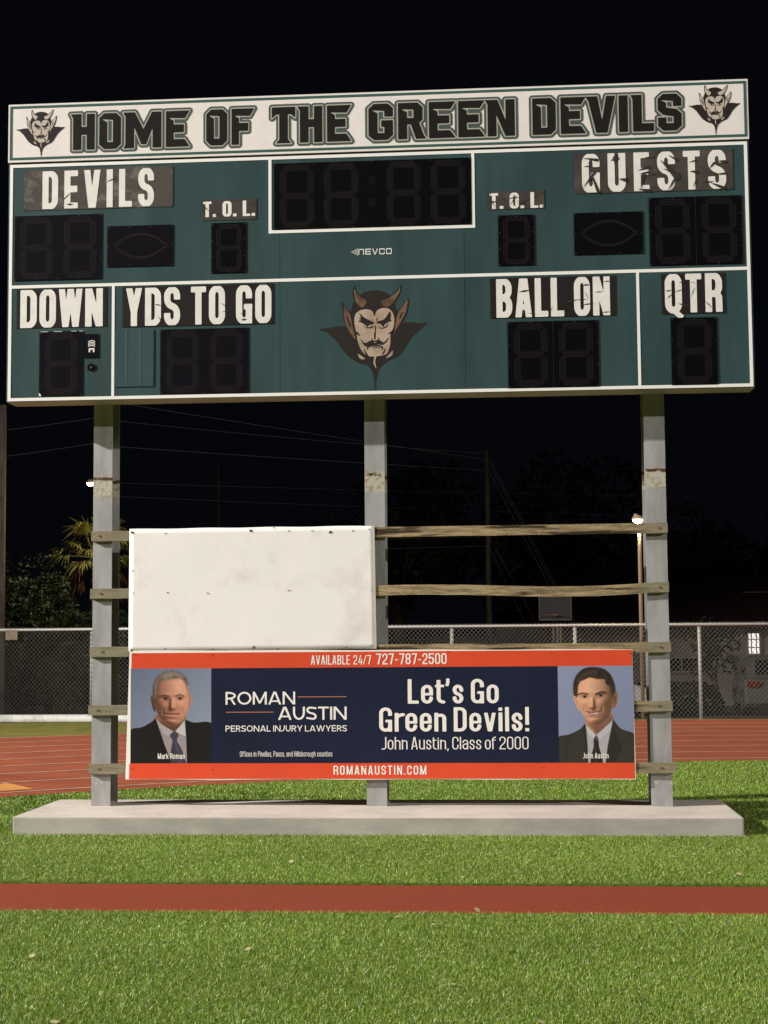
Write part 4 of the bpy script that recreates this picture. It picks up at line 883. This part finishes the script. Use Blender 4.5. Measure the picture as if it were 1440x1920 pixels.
younger = [('bg', (140,148,174), (122,130,156), 0),
 ('poly', [(20,1310),(230,1230),(420,1140),(520,1060),(700,1260),(960,1000),(1000,1000),(1120,1140),(1400,1280),(1400,1780),(20,1780)], (54,52,46), 6),
 ('hard', [(512,1070),(690,1245),(972,1000),(960,1060),(880,1420),(830,1780),(545,1780),(535,1400)], (168,166,168), 6),
 ('line', ([(500,1090),(520,1400),(530,1760)], 40), (36,34,31), 16, .8), ('hard', [(985,1000),(1080,1380),(1115,1440),(1060,1560),(1010,1780),(830,1780),(885,1420)], (42,40,36), 10, .8), ('line', ([(1065,1360),(1115,1440),(1065,1570)], 12), (24,22,20), 8), ('line', ([(200,1290),(160,1700)], 60), (42,40,36), 40, .6),
 ('poly', [(545,940),(925,860),(962,1005),(690,1240),(600,1180),(516,1075)], (176,128,102), 8), ('poly', [(560,1050),(700,1085),(840,1030),(955,900),(955,1010),(690,1240),(650,1150)], (112,78,62), 26, .85),
 ('hard', [(512,1070),(690,1245),(640,1330),(560,1240)], (188,186,186), 5), ('hard', [(972,1000),(690,1245),(760,1330),(930,1180)], (180,178,180), 5), ('line', ([(640,1325),(560,1235)], 8), (120,116,120), 8, .7), ('line', ([(760,1328),(925,1190)], 8), (116,112,118), 8, .7),
 ('hard', [(690,1240),(725,1300),(735,1440),(790,1640),(810,1780),(570,1780),(590,1620),(640,1440),(645,1300)], (46,35,34), 7), ('hard', [(690,1240),(722,1310),(700,1335),(655,1310)], (92,76,80), 7, .8), ('line', ([(665,1400),(690,1760)], 12), (84,70,68), 12, .6), ('line', ([(735,1480),(775,1740)], 10), (28,20,20), 10, .6),
 ('poly', [(312,580),(345,568),(388,660),(425,835),(378,790),(330,680)], (212,158,124), 8), ('line', ([(345,620),(380,740)], 12), (160,106,80), 10, .7), ('poly', [(985,560),(1055,518),(1068,620),(1045,740),(1000,797),(962,760)], (142,98,74), 8), ('ell', (1020,640,18,66), (92,58,46), 16, .8),
 ('face', ([(370,600),(368,430),(440,300),(640,255),(830,270),(945,370),(995,560),(968,740),(935,900),(855,1010),(745,1078),(640,1075),(540,995),(460,885),(408,760)], (672,620,330,500),
   [(636,720,32,90,62),(632,775,48,32,26),(500,548,90,24,16),(780,530,100,24,16),(500,605,60,32,-22),(775,585,62,32,-22),(470,720,80,70,26),(800,700,80,70,26),(640,850,130,16,-8),(640,900,90,20,12),(640,950,80,18,-10),(640,1010,90,42,26),(500,830,20,60,-12),(800,810,20,60,-12),(640,590,30,40,-8),(590,792,20,14,-8),(690,786,20,14,-8)], (-.60,-.40,.66), .22), (220,164,130), 9),
 ('hair', [(318,570),(308,420),(335,300),(405,190),(520,115),(690,98),(860,140),(975,260),(1030,430),(1030,520),(992,575),(968,610),(950,500),(935,420),(870,395),(845,310),(720,305),(600,280),(500,320),(440,345),(400,420),(392,500),(384,600),(350,592)], (52,42,36), 17),
 ('line', ([(400,330),(480,235),(600,190),(700,180)], 36), (92,78,66), 34, .55), ('line', ([(470,320),(560,250),(700,240)], 18), (78,64,54), 18, .5), ('line', ([(820,220),(900,300)], 30), (70,58,50), 24, .5), ('line', ([(350,440),(345,550)], 18), (86,74,64), 14, .5),
 ('ell', (500,594,80,36), (150,102,78), 32, .5), ('ell', (778,576,86,38), (112,72,56), 32, .55), ('line', ([(398,562),(470,538),(562,556)], 26), (54,38,30), 12, .95), ('line', ([(695,560),(780,518),(866,530)], 28), (44,30,26), 12, .95),
 ('ell', (500,598,48,15), (198,172,156), 8), ('ell', (778,580,52,16), (190,160,144), 8), ('ell', (506,597,30,21), (26,18,17), 8), ('ell', (780,578,30,21), (24,16,16), 8),
 ('line', ([(446,600),(480,580),(524,582),(552,602)], 9), (84,54,42), 8, .85), ('line', ([(722,586),(756,564),(806,564),(838,584)], 9), (66,40,34), 8, .9), ('line', ([(456,622),(500,630),(548,620)], 8), (160,108,84), 9, .6), ('line', ([(728,606),(780,614),(832,600)], 8), (120,76,58), 9, .6),
 ('poly', [(652,610),(680,610),(690,720),(705,790),(660,800),(658,720)], (130,84,64), 18, .7), ('ell', (640,798,64,13), (104,60,48), 12, .75), ('ell', (606,795,18,9), (110,62,50), 8, .8), ('ell', (676,792,20,10), (80,44,36), 8, .85), ('line', ([(470,800),(492,850),(500,890)], 10), (172,112,88), 12, .6), ('line', ([(818,790),(826,850),(806,900)], 12), (104,64,50), 14, .6),
 ('poly', [(545,854),(590,864),(645,868),(710,860),(768,842),(735,882),(645,898),(580,888)], (142,80,74), 7), ('poly', [(578,868),(640,876),(735,860),(704,884),(640,890)], (222,208,198), 6, .95), ('line', ([(560,912),(645,926),(730,906)], 16), (206,138,120), 12, .6), ('line', ([(522,846),(590,858),(645,864),(720,854),(792,828)], 14), (92,46,42), 7, .95)]
def portrait(name, x0, x1, z0, z1, fr, layers, label):
    img = paint(fr, layers); nz, nx = img.shape[:2]
    xs = np.linspace(x0, x1, nx+1); zs = np.linspace(z1, z0, nz+1); X, Z = np.meshgrid(xs, zs)
    me = bpy.data.meshes.new(name); P = np.stack([X.ravel(), np.full(X.size, by-.0013), Z.ravel()], 1)
    F = [(j*(nx+1)+i, (j+1)*(nx+1)+i, (j+1)*(nx+1)+i+1, j*(nx+1)+i+1) for j in range(nz) for i in range(nx)]
    me.from_pydata(P.tolist(), [], F); A = me.attributes.new('tint', 'FLOAT_COLOR', 'CORNER')
    c4 = np.concatenate([img.reshape(-1, 3), np.ones((nx*nz, 1))], 1); A.data.foreach_set('color', np.repeat(c4, 4, axis=0).ravel())
    return link(name, me, MATS['portrait_print'], ban, label)
portrait('portrait', lx((Z0+Z1)/2)+.002, PLx, Z0, Z1, (60,1400,130,1722), older, 'printed portrait of a grey haired man in a black suit and violet tie')
portrait('portrait', PRx, (rx(Z0)+rx(Z1))/2, Z0, Z1, (52,1330,82,1706), younger, 'printed portrait of a smiling dark haired man in a charcoal suit')

# ------------------------------------------------------------------ chain link fence
FY = 15.5
fn = empty('chain_link_fence', (-2, FY, 0), 'long grey chain link fence beyond the running track', 'fence')
FZ = 1.692; fx0, fx1 = -13, 9
MB().tube([(fx0,FY,FZ-.02),(fx1,FY,FZ-.02)], .026, 8).build('top_rail', MATS['fence_metal'], fn, smooth=True)
x = 3.449-2.21*7
while x < fx1:
    MB().tube([(x,FY+.03,-.05),(x,FY+.03,FZ)], .03, 8).build('fence_post', MATS['fence_metal'], fn, smooth=True); x += 2.21
wm = MB(); pitch = .078; H0, H1 = .03, FZ+.025; HH = H1-H0
for sgn in (1, -1):
    x = fx0-HH
    while x < fx1+HH:
        xa, xb = (x, x+HH*.92*sgn); za, zb = H0, H1
        wm.tube([(xa,FY-.012-.008*sgn,za),(xb,FY-.012-.008*sgn,zb)], .0042, 3, cap=False); x += pitch
wm.build('chain_mesh', MATS['fence_wire'], fn)
kb = MB().tube([(-13,FY-.35,.05),(-4.9,FY-.35,.05),(-2.5,FY-.25,.05)], .085, 12).build('white_pipe', mat('pipe_white', (.62,.60,.56), .6, .3, var=.2, scale=6), smooth=True)
tag(kb, 'white pipe lying along the foot of the fence, left side', 'pipe')
q0, q1 = at(11,1181,FY-.06), at(33,1200,FY-.06)
sg = MB().box(q0.x, q1.x, FY-.075, FY-.055, q1.z, q0.z).build('small_sign', MATS['tan_board'], bevel=.004); tag(sg, 'small blank tan square sign wired to the top of the fence', 'sign')

# ------------------------------------------------------------------ poles, wires
def upole(px, top, Y, r, lab, lean=0):
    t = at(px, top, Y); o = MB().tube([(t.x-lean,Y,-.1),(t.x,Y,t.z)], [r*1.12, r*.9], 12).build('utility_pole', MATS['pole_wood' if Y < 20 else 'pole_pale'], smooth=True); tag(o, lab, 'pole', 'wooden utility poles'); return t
upole(4, 760, 18, .10, 'stout wooden utility pole at the left edge of the photo, beside the tan sign')
t2 = upole(913, 845, 30, .07, 'tall wooden utility pole seen between the bare rails, wires at its top', .0)
upole(410, 860, 38, .06, 'dim distant utility pole above the blank white panel')
def wire(p, q, Yp, Yq, sag, r, lab):
    a, b = at(*p, Yp), at(*q, Yq); pts = []
    for k in range(17): t = k/16; v = a.lerp(b, t); v.z -= sag*4*t*(1-t); pts.append(v)
    o = MB().tube(pts, r, 4, cap=False).build('power_line', MATS['cable']); tag(o, lab, 'wire', 'wires strung behind the scoreboard')
wire((-40,812),(190,782), 30, 30, .02, .006, 'thin wire passing left of the left post, uppermost of two')
wire((-40,862),(190,829), 30, 30, .02, .006, 'thin wire passing left of the left post, lower of two')
wire((200,787),(912,851), 30, 30, .05, .005, 'thin wire ending at the top of the tall pole')
wire((200,752),(912,862), 30, 30, .02, .006, 'thin wire meeting the tall pole just under its top')
wire((200,836),(912,882), 30, 30, .02, .006, 'third thin wire down from the top of the tall pole')
wire((200,905),(1500,934), 32, 32, .05, .004, 'long faint wire crossing behind all posts, upper')
wire((200,930),(1500,976), 32, 32, .05, .004, 'long faint wire crossing behind all posts, lower')
wire((600,1014),(912,1006), 30, 30, .0, .005, 'faint wire at half height left of the tall pole, upper')
wire((600,1032),(912,1024), 30, 30, .0, .005, 'faint wire at half height left of the tall pole, lower')
wire((917,858),(1165,1330), 30, 29.5, .0, .007, 'guy wire falling from the tall pole, rightmost')
wire((917,868),(1160,1330), 30, 29.5, .0, .007, 'guy wire falling from the tall pole, middle of three')
wire((917,884),(1153,1330), 30, 29.5, .0, .007, 'guy wire falling from the tall pole, closest to it')
wire((918,1008),(1093,1330), 30, 29.5, .0, .005, 'short guy wire from half height of the tall pole, outer')
wire((918,1028),(1062,1330), 30, 29.5, .0, .005, 'short guy wire from half height of the tall pole, inner')

# ------------------------------------------------------------------ street lamps
def street_lamp(head, Y, wpx, base_px, lab, watts, arm=.18, r=.035):
    h = at(*head, Y); b = at(base_px, 1300, Y); o = empty('street_lamp', (b.x, Y, 0), lab, 'street lamp', 'lit street lamps behind the scoreboard')
    MB().tube([(b.x,Y+.05,-.05),(b.x,Y+.05,h.z-.03),(b.x-.02,Y+.05,h.z+.07),(b.x-arm*.5,Y+.04,h.z+.10)], r, 10).build('pole', MATS['lamp_metal'], o, smooth=True)
    w = wpx; m = MB(); n = 16; prof = [(0,.075),(.55,.07),(.92,.045),(1,.012),(1,0)]
    vs = [(h.x+w*a*math.cos(2*math.pi*k/n), Y+w*a*math.sin(2*math.pi*k/n), h.z+c+.01) for a, c in prof for k in range(n)]
    m.add(vs, [(i*n+k, i*n+(k+1)%n, (i+1)*n+(k+1)%n, (i+1)*n+k) for i in range(len(prof)-1) for k in range(n)]); m.build('hood', MATS['lamp_metal'], o, smooth=True)
    m = MB(); prof = [(.94,.008),(.8,-.03),(.45,-.055),(.001,-.062)]
    vs = [(h.x+w*a*math.cos(2*math.pi*k/n), Y+w*a*math.sin(2*math.pi*k/n), h.z+c) for a, c in prof for k in range(n)]
    m.add(vs, [(i*n+k, (i+1)*n+k, (i+1)*n+(k+1)%n, i*n+(k+1)%n) for i in range(len(prof)-1) for k in range(n)]); m.build('lens', MATS['lamp_glow'], o, smooth=True)
    l = bpy.data.lights.new('street_lamp_light', 'POINT'); l.energy = watts; l.color = (1, .74, .42); l.shadow_soft_size = .06
    lo = bpy.data.objects.new('street_lamp_light', l); COL.objects.link(lo); lo.location = (h.x, Y-.02, h.z-.12); lo.parent = o; lo.location = Vector((h.x, Y-.02, h.z-.12))-o.location
street_lamp((1196,975), 16.0, .105, 1205.5, 'lit street lamp on an orange-lit pole beside the right post', 180)
street_lamp((169,906), 20.0, .085, 184, 'small bright lamp peeking out from behind the left post', 260)

# ------------------------------------------------------------------ trees
def tree(loc, h, r, lab, mt, n, seed, ls=.22, squash=.8, cat='tree', name='tree', base=.28):
    rg = np.random.default_rng(seed); o = empty(name, loc, lab, cat, 'trees and shrubs beyond the fence')
    L = Vector(loc); m = MB(); top = h*base+r*.3
    m.tube([L+Vector((0,0,-.1)), L+Vector((.05*h*.3,0,top*.5)), L+Vector((0,.05,top))], [.035*h,.028*h,.018*h], 8)
    for k in range(6):
        a = rg.uniform(0, 6.28); e = Vector((math.cos(a)*r*.6, math.sin(a)*r*.6, rg.uniform(.2,.6)*(h-top))); p = L+Vector((0,.02,top*rg.uniform(.6,1)))
        m.tube([p, p+e*.5+Vector((0,0,.1)), p+e], [.014*h,.010*h,.004*h], 5)
    m.build('trunk', MATS['bark'], o, smooth=True)
    nc = 22; cz_ = (h+h*base)/2; hz = (h-h*base)/2
    d = rg.normal(size=(nc,3)); d /= np.linalg.norm(d,axis=1)[:,None]; d *= rg.uniform(.35,.95,(nc,1)); C = d*[r,r*squash,hz]+[0,0,cz_]; cr = rg.uniform(.22,.42,nc)*r
    ci = rg.integers(0,nc,n); e = rg.normal(size=(n,3)); e /= np.linalg.norm(e,axis=1)[:,None]; P = C[ci]+e*(cr[ci]*rg.uniform(.5,1.05,n)**.5)[:,None]*[1,1,.8]
    P[:,2] = np.maximum(P[:,2], .05)
    a1 = rg.normal(size=(n,3)); a1 /= np.linalg.norm(a1,axis=1)[:,None]; a2 = np.cross(a1, rg.normal(size=(n,3))); a2 /= np.linalg.norm(a2,axis=1)[:,None]; s = ls*rg.uniform(.5,1.1,(n,1))
    V = np.stack([P-a1*s*.5, P+a2*s*.28, P+a1*s*.6, P-a2*s*.28],1).reshape(-1,3)+np.array(loc)
    MB().add(V.tolist(), [(4*i,4*i+1,4*i+2,4*i+3) for i in range(n)]).build('crown', MATS[mt], o)
tree((-12.0,19.5,YZ), 3.5, 1.5, 'dark green bushy tree at far left behind the fence', 'leaf', 9000, 1, .10, base=.08)
tree((-9.9,20.5,YZ), 3.0, 1.3, 'dark green shrub under the lit palm', 'leaf', 7500, 2, .10, base=.05)
tree((-13.5,24,YZ), 4.6, 2.0, 'taller dim tree behind the far left bush', 'leaf_dark', 3200, 3, .2)
tree((-3.2,33,YZ), 7.6, 3.2, 'dim tall tree behind the blank panel', 'leaf_dark', 4200, 4, .3)
tree((2.5,36,YZ), 7.0, 3.4, 'dim broad tree behind the tall pole and guy wires', 'leaf_dark', 4200, 5, .3)
tree((6.4,34,YZ), 5.6, 2.8, 'dim round tree right of the right post, above the house', 'leaf_dark', 4200, 6, .26)
tree((10.2,36,YZ), 6.4, 2.6, 'dim tree at the right edge behind the house roof', 'leaf_dark', 3200, 7, .26)
tree((5.15,26.5,YZ), 2.5, .75, 'dark slim tree in front of the house between the two windows', 'leaf_dark', 1500, 8, .13, base=.35)
def hedge(x0, x1, y, h, lab, seed):
    rg = np.random.default_rng(seed); n = 2600; u = rg.uniform(0,1,n); a = rg.uniform(0,np.pi,n); k = np.minimum(1, np.sqrt(np.clip(1-((u-.5)*2)**6, 0, 1)))
    P = np.stack([x0+(x1-x0)*u, y+.35*np.cos(a), YZ+h*k*np.sin(a)*rg.uniform(.75,1.05,n)],1); a1 = rg.normal(size=(n,3)); a1 /= np.linalg.norm(a1,axis=1)[:,None]; a2 = np.cross(a1, rg.normal(size=(n,3))); a2 /= np.linalg.norm(a2,axis=1)[:,None]; s = .11
    V = np.stack([P-a1*s*.5, P+a2*s*.35, P+a1*s*.6, P-a2*s*.35],1).reshape(-1,3)
    o = empty('hedge', ((x0+x1)/2, y, 0), lab, 'hedge'); MB().add(V.tolist(), [(4*i,4*i+1,4*i+2,4*i+3) for i in range(n)]).build('foliage', MATS['leaf_dark'], o)
    MB().tube([((x0+x1)/2,y,YZ-.05),((x0+x1)/2,y,YZ+h*.6)], .03, 6).build('stem', MATS['bark'], o)
tree((-8.75,19.6,YZ), 2.7, 1.2, 'dark shrub close to the left post, just above the fence', 'leaf', 7000, 12, .10, base=.05)
tree((-10.9,21.5,YZ), 4.0, 1.5, 'dim taller bush left of the lit palm', 'leaf', 7000, 13, .11, base=.08)
hedge(2.6, 5.2, 25.2, .78, 'low dark rounded hedge in front of the house wall', 4)
def palm(loc, h, lab, seed, nf=26, L=1.5, dead=8):
    rg = random.Random(seed); o = empty('palm_tree', loc, lab, 'palm tree', 'palms behind the left post'); B0 = Vector(loc)
    MB().tube([B0+Vector((0,0,-.1)), B0+Vector((.05,0,h*.5)), B0+Vector((0,0,h))], [.17,.13,.12], 10).build('trunk', MATS['bark'], o, smooth=True)
    for mt, cnt, nm in (('palm_leaf', nf, 'crown'), ('palm_dead', dead, 'dead_fronds')):
        m = MB()
        for k in range(cnt):
            az = rg.uniform(0, 6.28); el = rg.uniform(-.35, 1.35) if nm == 'crown' else rg.uniform(-1.3, -.6); ln = L*rg.uniform(.7, 1.05)
            d = Vector((math.cos(az)*math.cos(el), math.sin(az)*math.cos(el), math.sin(el))); hub = B0+Vector((0,0,h))+d*ln*.5
            m.tube([B0+Vector((0,0,h-.05)), hub], [.018,.010], 4)
            side = d.cross(Vector((0,0,1))).normalized(); up = side.cross(d)
            for q in range(18):                       # fan of narrow leaflets
                a = -1.35+2.7*q/17; u = (d*math.cos(a)+side*math.sin(a)+up*rg.uniform(-.12,.12)).normalized(); l2 = ln*.55*rg.uniform(.8,1.1)*(1-.2*abs(a)/1.35)
                p1 = hub+u*l2*.55; p2 = hub+u*l2+Vector((0,0,-l2*rg.uniform(.15,.55))); w = u.cross(up).normalized()*.022
                m.add([hub-w*.3, hub+w*.3, p1+w, p1-w, p2], [(0,1,2,3),(3,2,4)])
        m.build(nm, MATS[mt], o)
palm((-9.35,22.2,YZ), 3.85, 'fan palm with yellow lit fronds just left of the left post', 3, 30, 1.25, 8)
palm((-8.05,23.0,YZ), 3.15, 'browner fan palm glimpsed between left post and white panel', 5, 14, .9, 14)

# ------------------------------------------------------------------ house, shed, cars, basketball hoop behind the fence
HY = 30.0
ho = empty('house', (6.5, HY, 0), 'low grey house with one lit window, seen through the fence at right', 'house')
hx0, hx1 = at(1040,1240,HY).x, 14
MB().box(hx0, hx1, HY, HY+7, YZ-.05, 1.72).build('wall', MATS['house_wall'], ho)
rf = MB(); rf.add([(hx0-.3,HY-.45,1.70),(hx1+.3,HY-.45,1.70),(hx1+.3,HY+3.5,3.5),(hx0-.3,HY+3.5,3.5),(hx0-.3,HY+7.4,1.70),(hx1+.3,HY+7.4,1.70),(hx0-.3,HY-.45,1.58),(hx1+.3,HY-.45,1.58),(hx0-.3,HY+7.4,1.58),(hx1+.3,HY+7.4,1.58)],
  [(0,1,2,3),(3,2,5,4),(6,7,1,0),(4,5,9,8),(0,3,4,8,6),(1,7,9,5,2),(6,8,9,7)]); rf.build('roof', MATS['roof_dark'], ho)
def win(px0, py0, px1, py1, glass, lab, mx, mz_):
    a, b = at(px0, py0, HY-.03), at(px1, py1, HY-.03); t = .055
    fr = frame((a.x, b.x, b.z, a.z), t, HY-.07, HY-.004)
    for i in range(1, mx): x = a.x+(b.x-a.x)*i/mx; fr.box(x-.014, x+.014, HY-.06, HY-.02, b.z+t, a.z-t)
    for i in range(1, mz_): z = b.z+(a.z-b.z)*i/mz_; fr.box(a.x+t, b.x-t, HY-.058, HY-.022, z-.014, z+.014)
    w = fr.build('window', MATS['house_trim'], ho, lab)
    MB().box(a.x+t, b.x-t, HY-.018, HY-.006, b.z+t, a.z-t).build('pane', MATS[glass], w)
win(1399,1184,1428,1229,'window_lit','lit white window with muntins',3,3); win(1246,1231,1342,1262,'glass_dark','wide dark window with white frame',3,1)
a, b_ = at(1340,1221,HY-.1), at(1359,1233,HY-.1); MB().box(a.x,b_.x,HY-.35,HY-.003,b_.z,a.z).build('window_unit', MATS['house_trim'], ho)
a, b_ = at(1414,1107,HY-.4), at(1470,1111,HY-.4); MB().box(a.x,b_.x,HY+1.6,HY+1.7,2.6,2.65).build('gutter', MATS['house_trim'], ho)
SY = 40.0
sh = empty('shed', (1.5, SY, 0), 'long dim low building far behind the fence, pale wall strips', 'shed')
a, b_ = at(805,1194,SY), at(1090,1177,SY); MB().box(at(930,1180,SY).x, at(1090,1180,SY).x, SY, SY+4, YZ-.05, 1.72).build('wall', MATS['house_wall'], sh)
MB().box(at(800,1195,SY).x, at(929,1195,SY).x, SY+.3, SY+4, YZ-.05, 1.40).build('side_wall', MATS['house_wall'], sh)
m = MB(); x0, x1 = at(925,1180,SY).x, at(1096,1180,SY).x; m.add([(x0,SY-.3,1.73),(x1,SY-.3,1.73),(x1,SY+2,2.3),(x0,SY+2,2.3),(x0,SY+4.3,1.73),(x1,SY+4.3,1.73)], [(0,1,2,3),(3,2,5,4),(0,3,4),(1,5,2)]); m.build('roof', MATS['roof_dark'], sh)

def car(loc, rz, paint, lab, length=4.3, wd=1.75, ht=1.42):
    o = empty('parked_car', loc, lab, 'car', 'cars parked beyond the fence', rz)
    hl, hw = length/2, wd/2
    prof = [(-hl,.32),(-hl+.02,.62),(-hl+.12,.86),(-hl+.55,.95),(-hl+1.0,ht-.06),(-hl+1.5,ht),(.25,ht-.01),(.55,ht-.08),(1.15,.95),(hl-.35,.82),(hl-.05,.66),(hl,.35),(hl-.2,.24),(-hl+.2,.24)]
    m = MB(); n = len(prof); vs = []
    for yy, sc in ((-hw,1),(-hw*.96,1),(hw*.96,1),(hw,1)):
        for (x, z) in prof:
            k = .80 if z > 1.0 else 1.0
            if abs(yy) == hw and z > .9: k *= .97
            vs.append((x*(.985 if abs(yy) == hw else 1), yy*k, z if abs(yy) != hw else .24+(z-.24)*.97))
    fs = [(r*n+i, r*n+(i+1)%n, (r+1)*n+(i+1)%n, (r+1)*n+i) for r in range(3) for i in range(n)]+[tuple(range(n))[::-1], tuple(range(3*n, 4*n))]
    m.add(vs, fs); m.build('body', MATS[paint], o)
    g = MB()
    for s in (-1, 1):
        g.add([(-hl+.62,s*(hw*.93),.98),(1.02,s*(hw*.93),.98),(.50,s*(hw*.80),ht-.10),(-hl+1.05,s*(hw*.80),ht-.10)], [(0,1,2,3)])
    g.add([(-hl+.53,-hw*.68,.98),(-hl+.53,hw*.68,.98),(-hl+.96,hw*.62,ht-.10),(-hl+.96,-hw*.62,ht-.10)], [(0,1,2,3)])
    g.add([(1.13,-hw*.68,.99),(1.13,hw*.68,.99),(.60,hw*.62,ht-.10),(.60,-hw*.62,ht-.10)], [(0,1,2,3)])
    g.v = [(p[0]*1.012, p[1]*1.012, p[2]+.004) for p in g.v]; g.build('windows', MATS['glass_dark'], o)
    for x in (-hl+.82, hl-.85):
        for s in (-1, 1):
            w = MB().tube([(x,s*(hw-.2),.31),(x,s*(hw+.012),.31)], .31, 18).build('wheel', MATS['tyre'], o)
            MB().tube([(x,s*(hw+.012),.31),(x,s*(hw+.022),.31)], .19, 14).build('rim', MATS['car_silver'], w)
    for s in (-1, 1): MB().box(-hl-.012, -hl+.10, s*hw*.78-.15, s*hw*.78+.15, .70, .84).build('tail_light', MATS['tail_red'], o)
    MB().box(-hl-.02, -hl+.05, -.22, .22, .50, .62).build('number_plate', MATS['plate_blue'], o)
    for s in (-1, 1): MB().box(hl-.28, hl-.03, s*hw*.70-.2, s*hw*.70+.2, .62, .72).build('headlight', MATS['house_trim'], o)
    MB().box(-hl-.03, -hl+.15, -hw*.95, hw*.95, .34, .48).build('bumper', MATS[paint], o)
    return o
car((at(1452,1280,26.1).x,26.1,YZ), R(86), 'car_silver', 'silver parked car with red tail lights at the right edge of the photo')
car((at(1206,1280,24.2).x-2.12,24.2,YZ), R(2), 'car_white', 'white parked car mostly hidden behind the banner, front by the right post', 4.3)
bk = empty('basketball_hoop', (at(1041,1160,22).x, 22, 0), 'grey basketball backboard on a pole, standing behind the fence', 'basketball hoop')
a, b_ = at(1010,1116,22), at(1072,1163,22)
MB().box(a.x, b_.x, 21.96, 22.0, b_.z, a.z).build('backboard', MATS['hoop_grey'], bk, bevel=.008)
frame((a.x, b_.x, b_.z, a.z), .025, 21.95, 21.959).build('backboard_edge', MATS['pole_wood'], bk)
pm = MB()
for px in (1038, 1046, 1052): q = at(px, 1200, 22.1); pm.tube([(q.x,22.1,YZ-.05),(q.x,22.1,b_.z+.35)], .025, 8)
pm.build('pole', MATS['pole_wood'], bk)
rm = MB(); xc = (a.x+b_.x)/2; rm.tube([(xc+.2*math.cos(k*math.pi/10), 21.7+.2*math.sin(k*math.pi/10), b_.z+.12) for k in range(21)], .009, 6); rm.box(xc-.03, xc+.03, 21.88, 21.95, b_.z+.10, b_.z+.14); rm.build('rim', MATS['screw_rust'], bk)

# ------------------------------------------------------------------ dry leaves on the turf
rg = random.Random(12)
spots = [(52,1727),(60,1794),(426,1806),(462,1781),(199,1596),(288,1570),(364,1622),(337,1624),(563,1613),(544,1617),(574,1607),(663,1599),(708,1625),(799,1602),(880,1625),(871,1644),(1266,1607),(1300,1602),(1389,1640),(1330,1637),(1400,1777),(852,1845),(809,1732),(1166,1806),(1211,1780),(897,1709),(1013,1917),(100,1918),(1369,1731),(754,1717)]
lm = MB(); lm.add([(0,-.010,0),(.022,-.013,.006),(.045,0,.002),(.022,.013,.008),(.0,.010,.003)], [(0,1,3,4),(1,2,3)])
base = tag(lm.build('dry_leaf', MATS['dry_leaf']), 'small curled straw coloured dry leaf fallen on the turf', 'leaf', 'dry leaves scattered on the turf')
for i, (px, py) in enumerate(spots):
    o = base if i == 0 else base.copy()
    if i: COL.objects.link(o)
    q = gnd(px, py, .022); o.location = (q.x, q.y, .020); o.rotation_euler = (rg.uniform(-.3,.3), rg.uniform(-.3,.3), rg.uniform(0,6.28)); s = rg.uniform(.6,1.25); o.scale = (s, s, s)
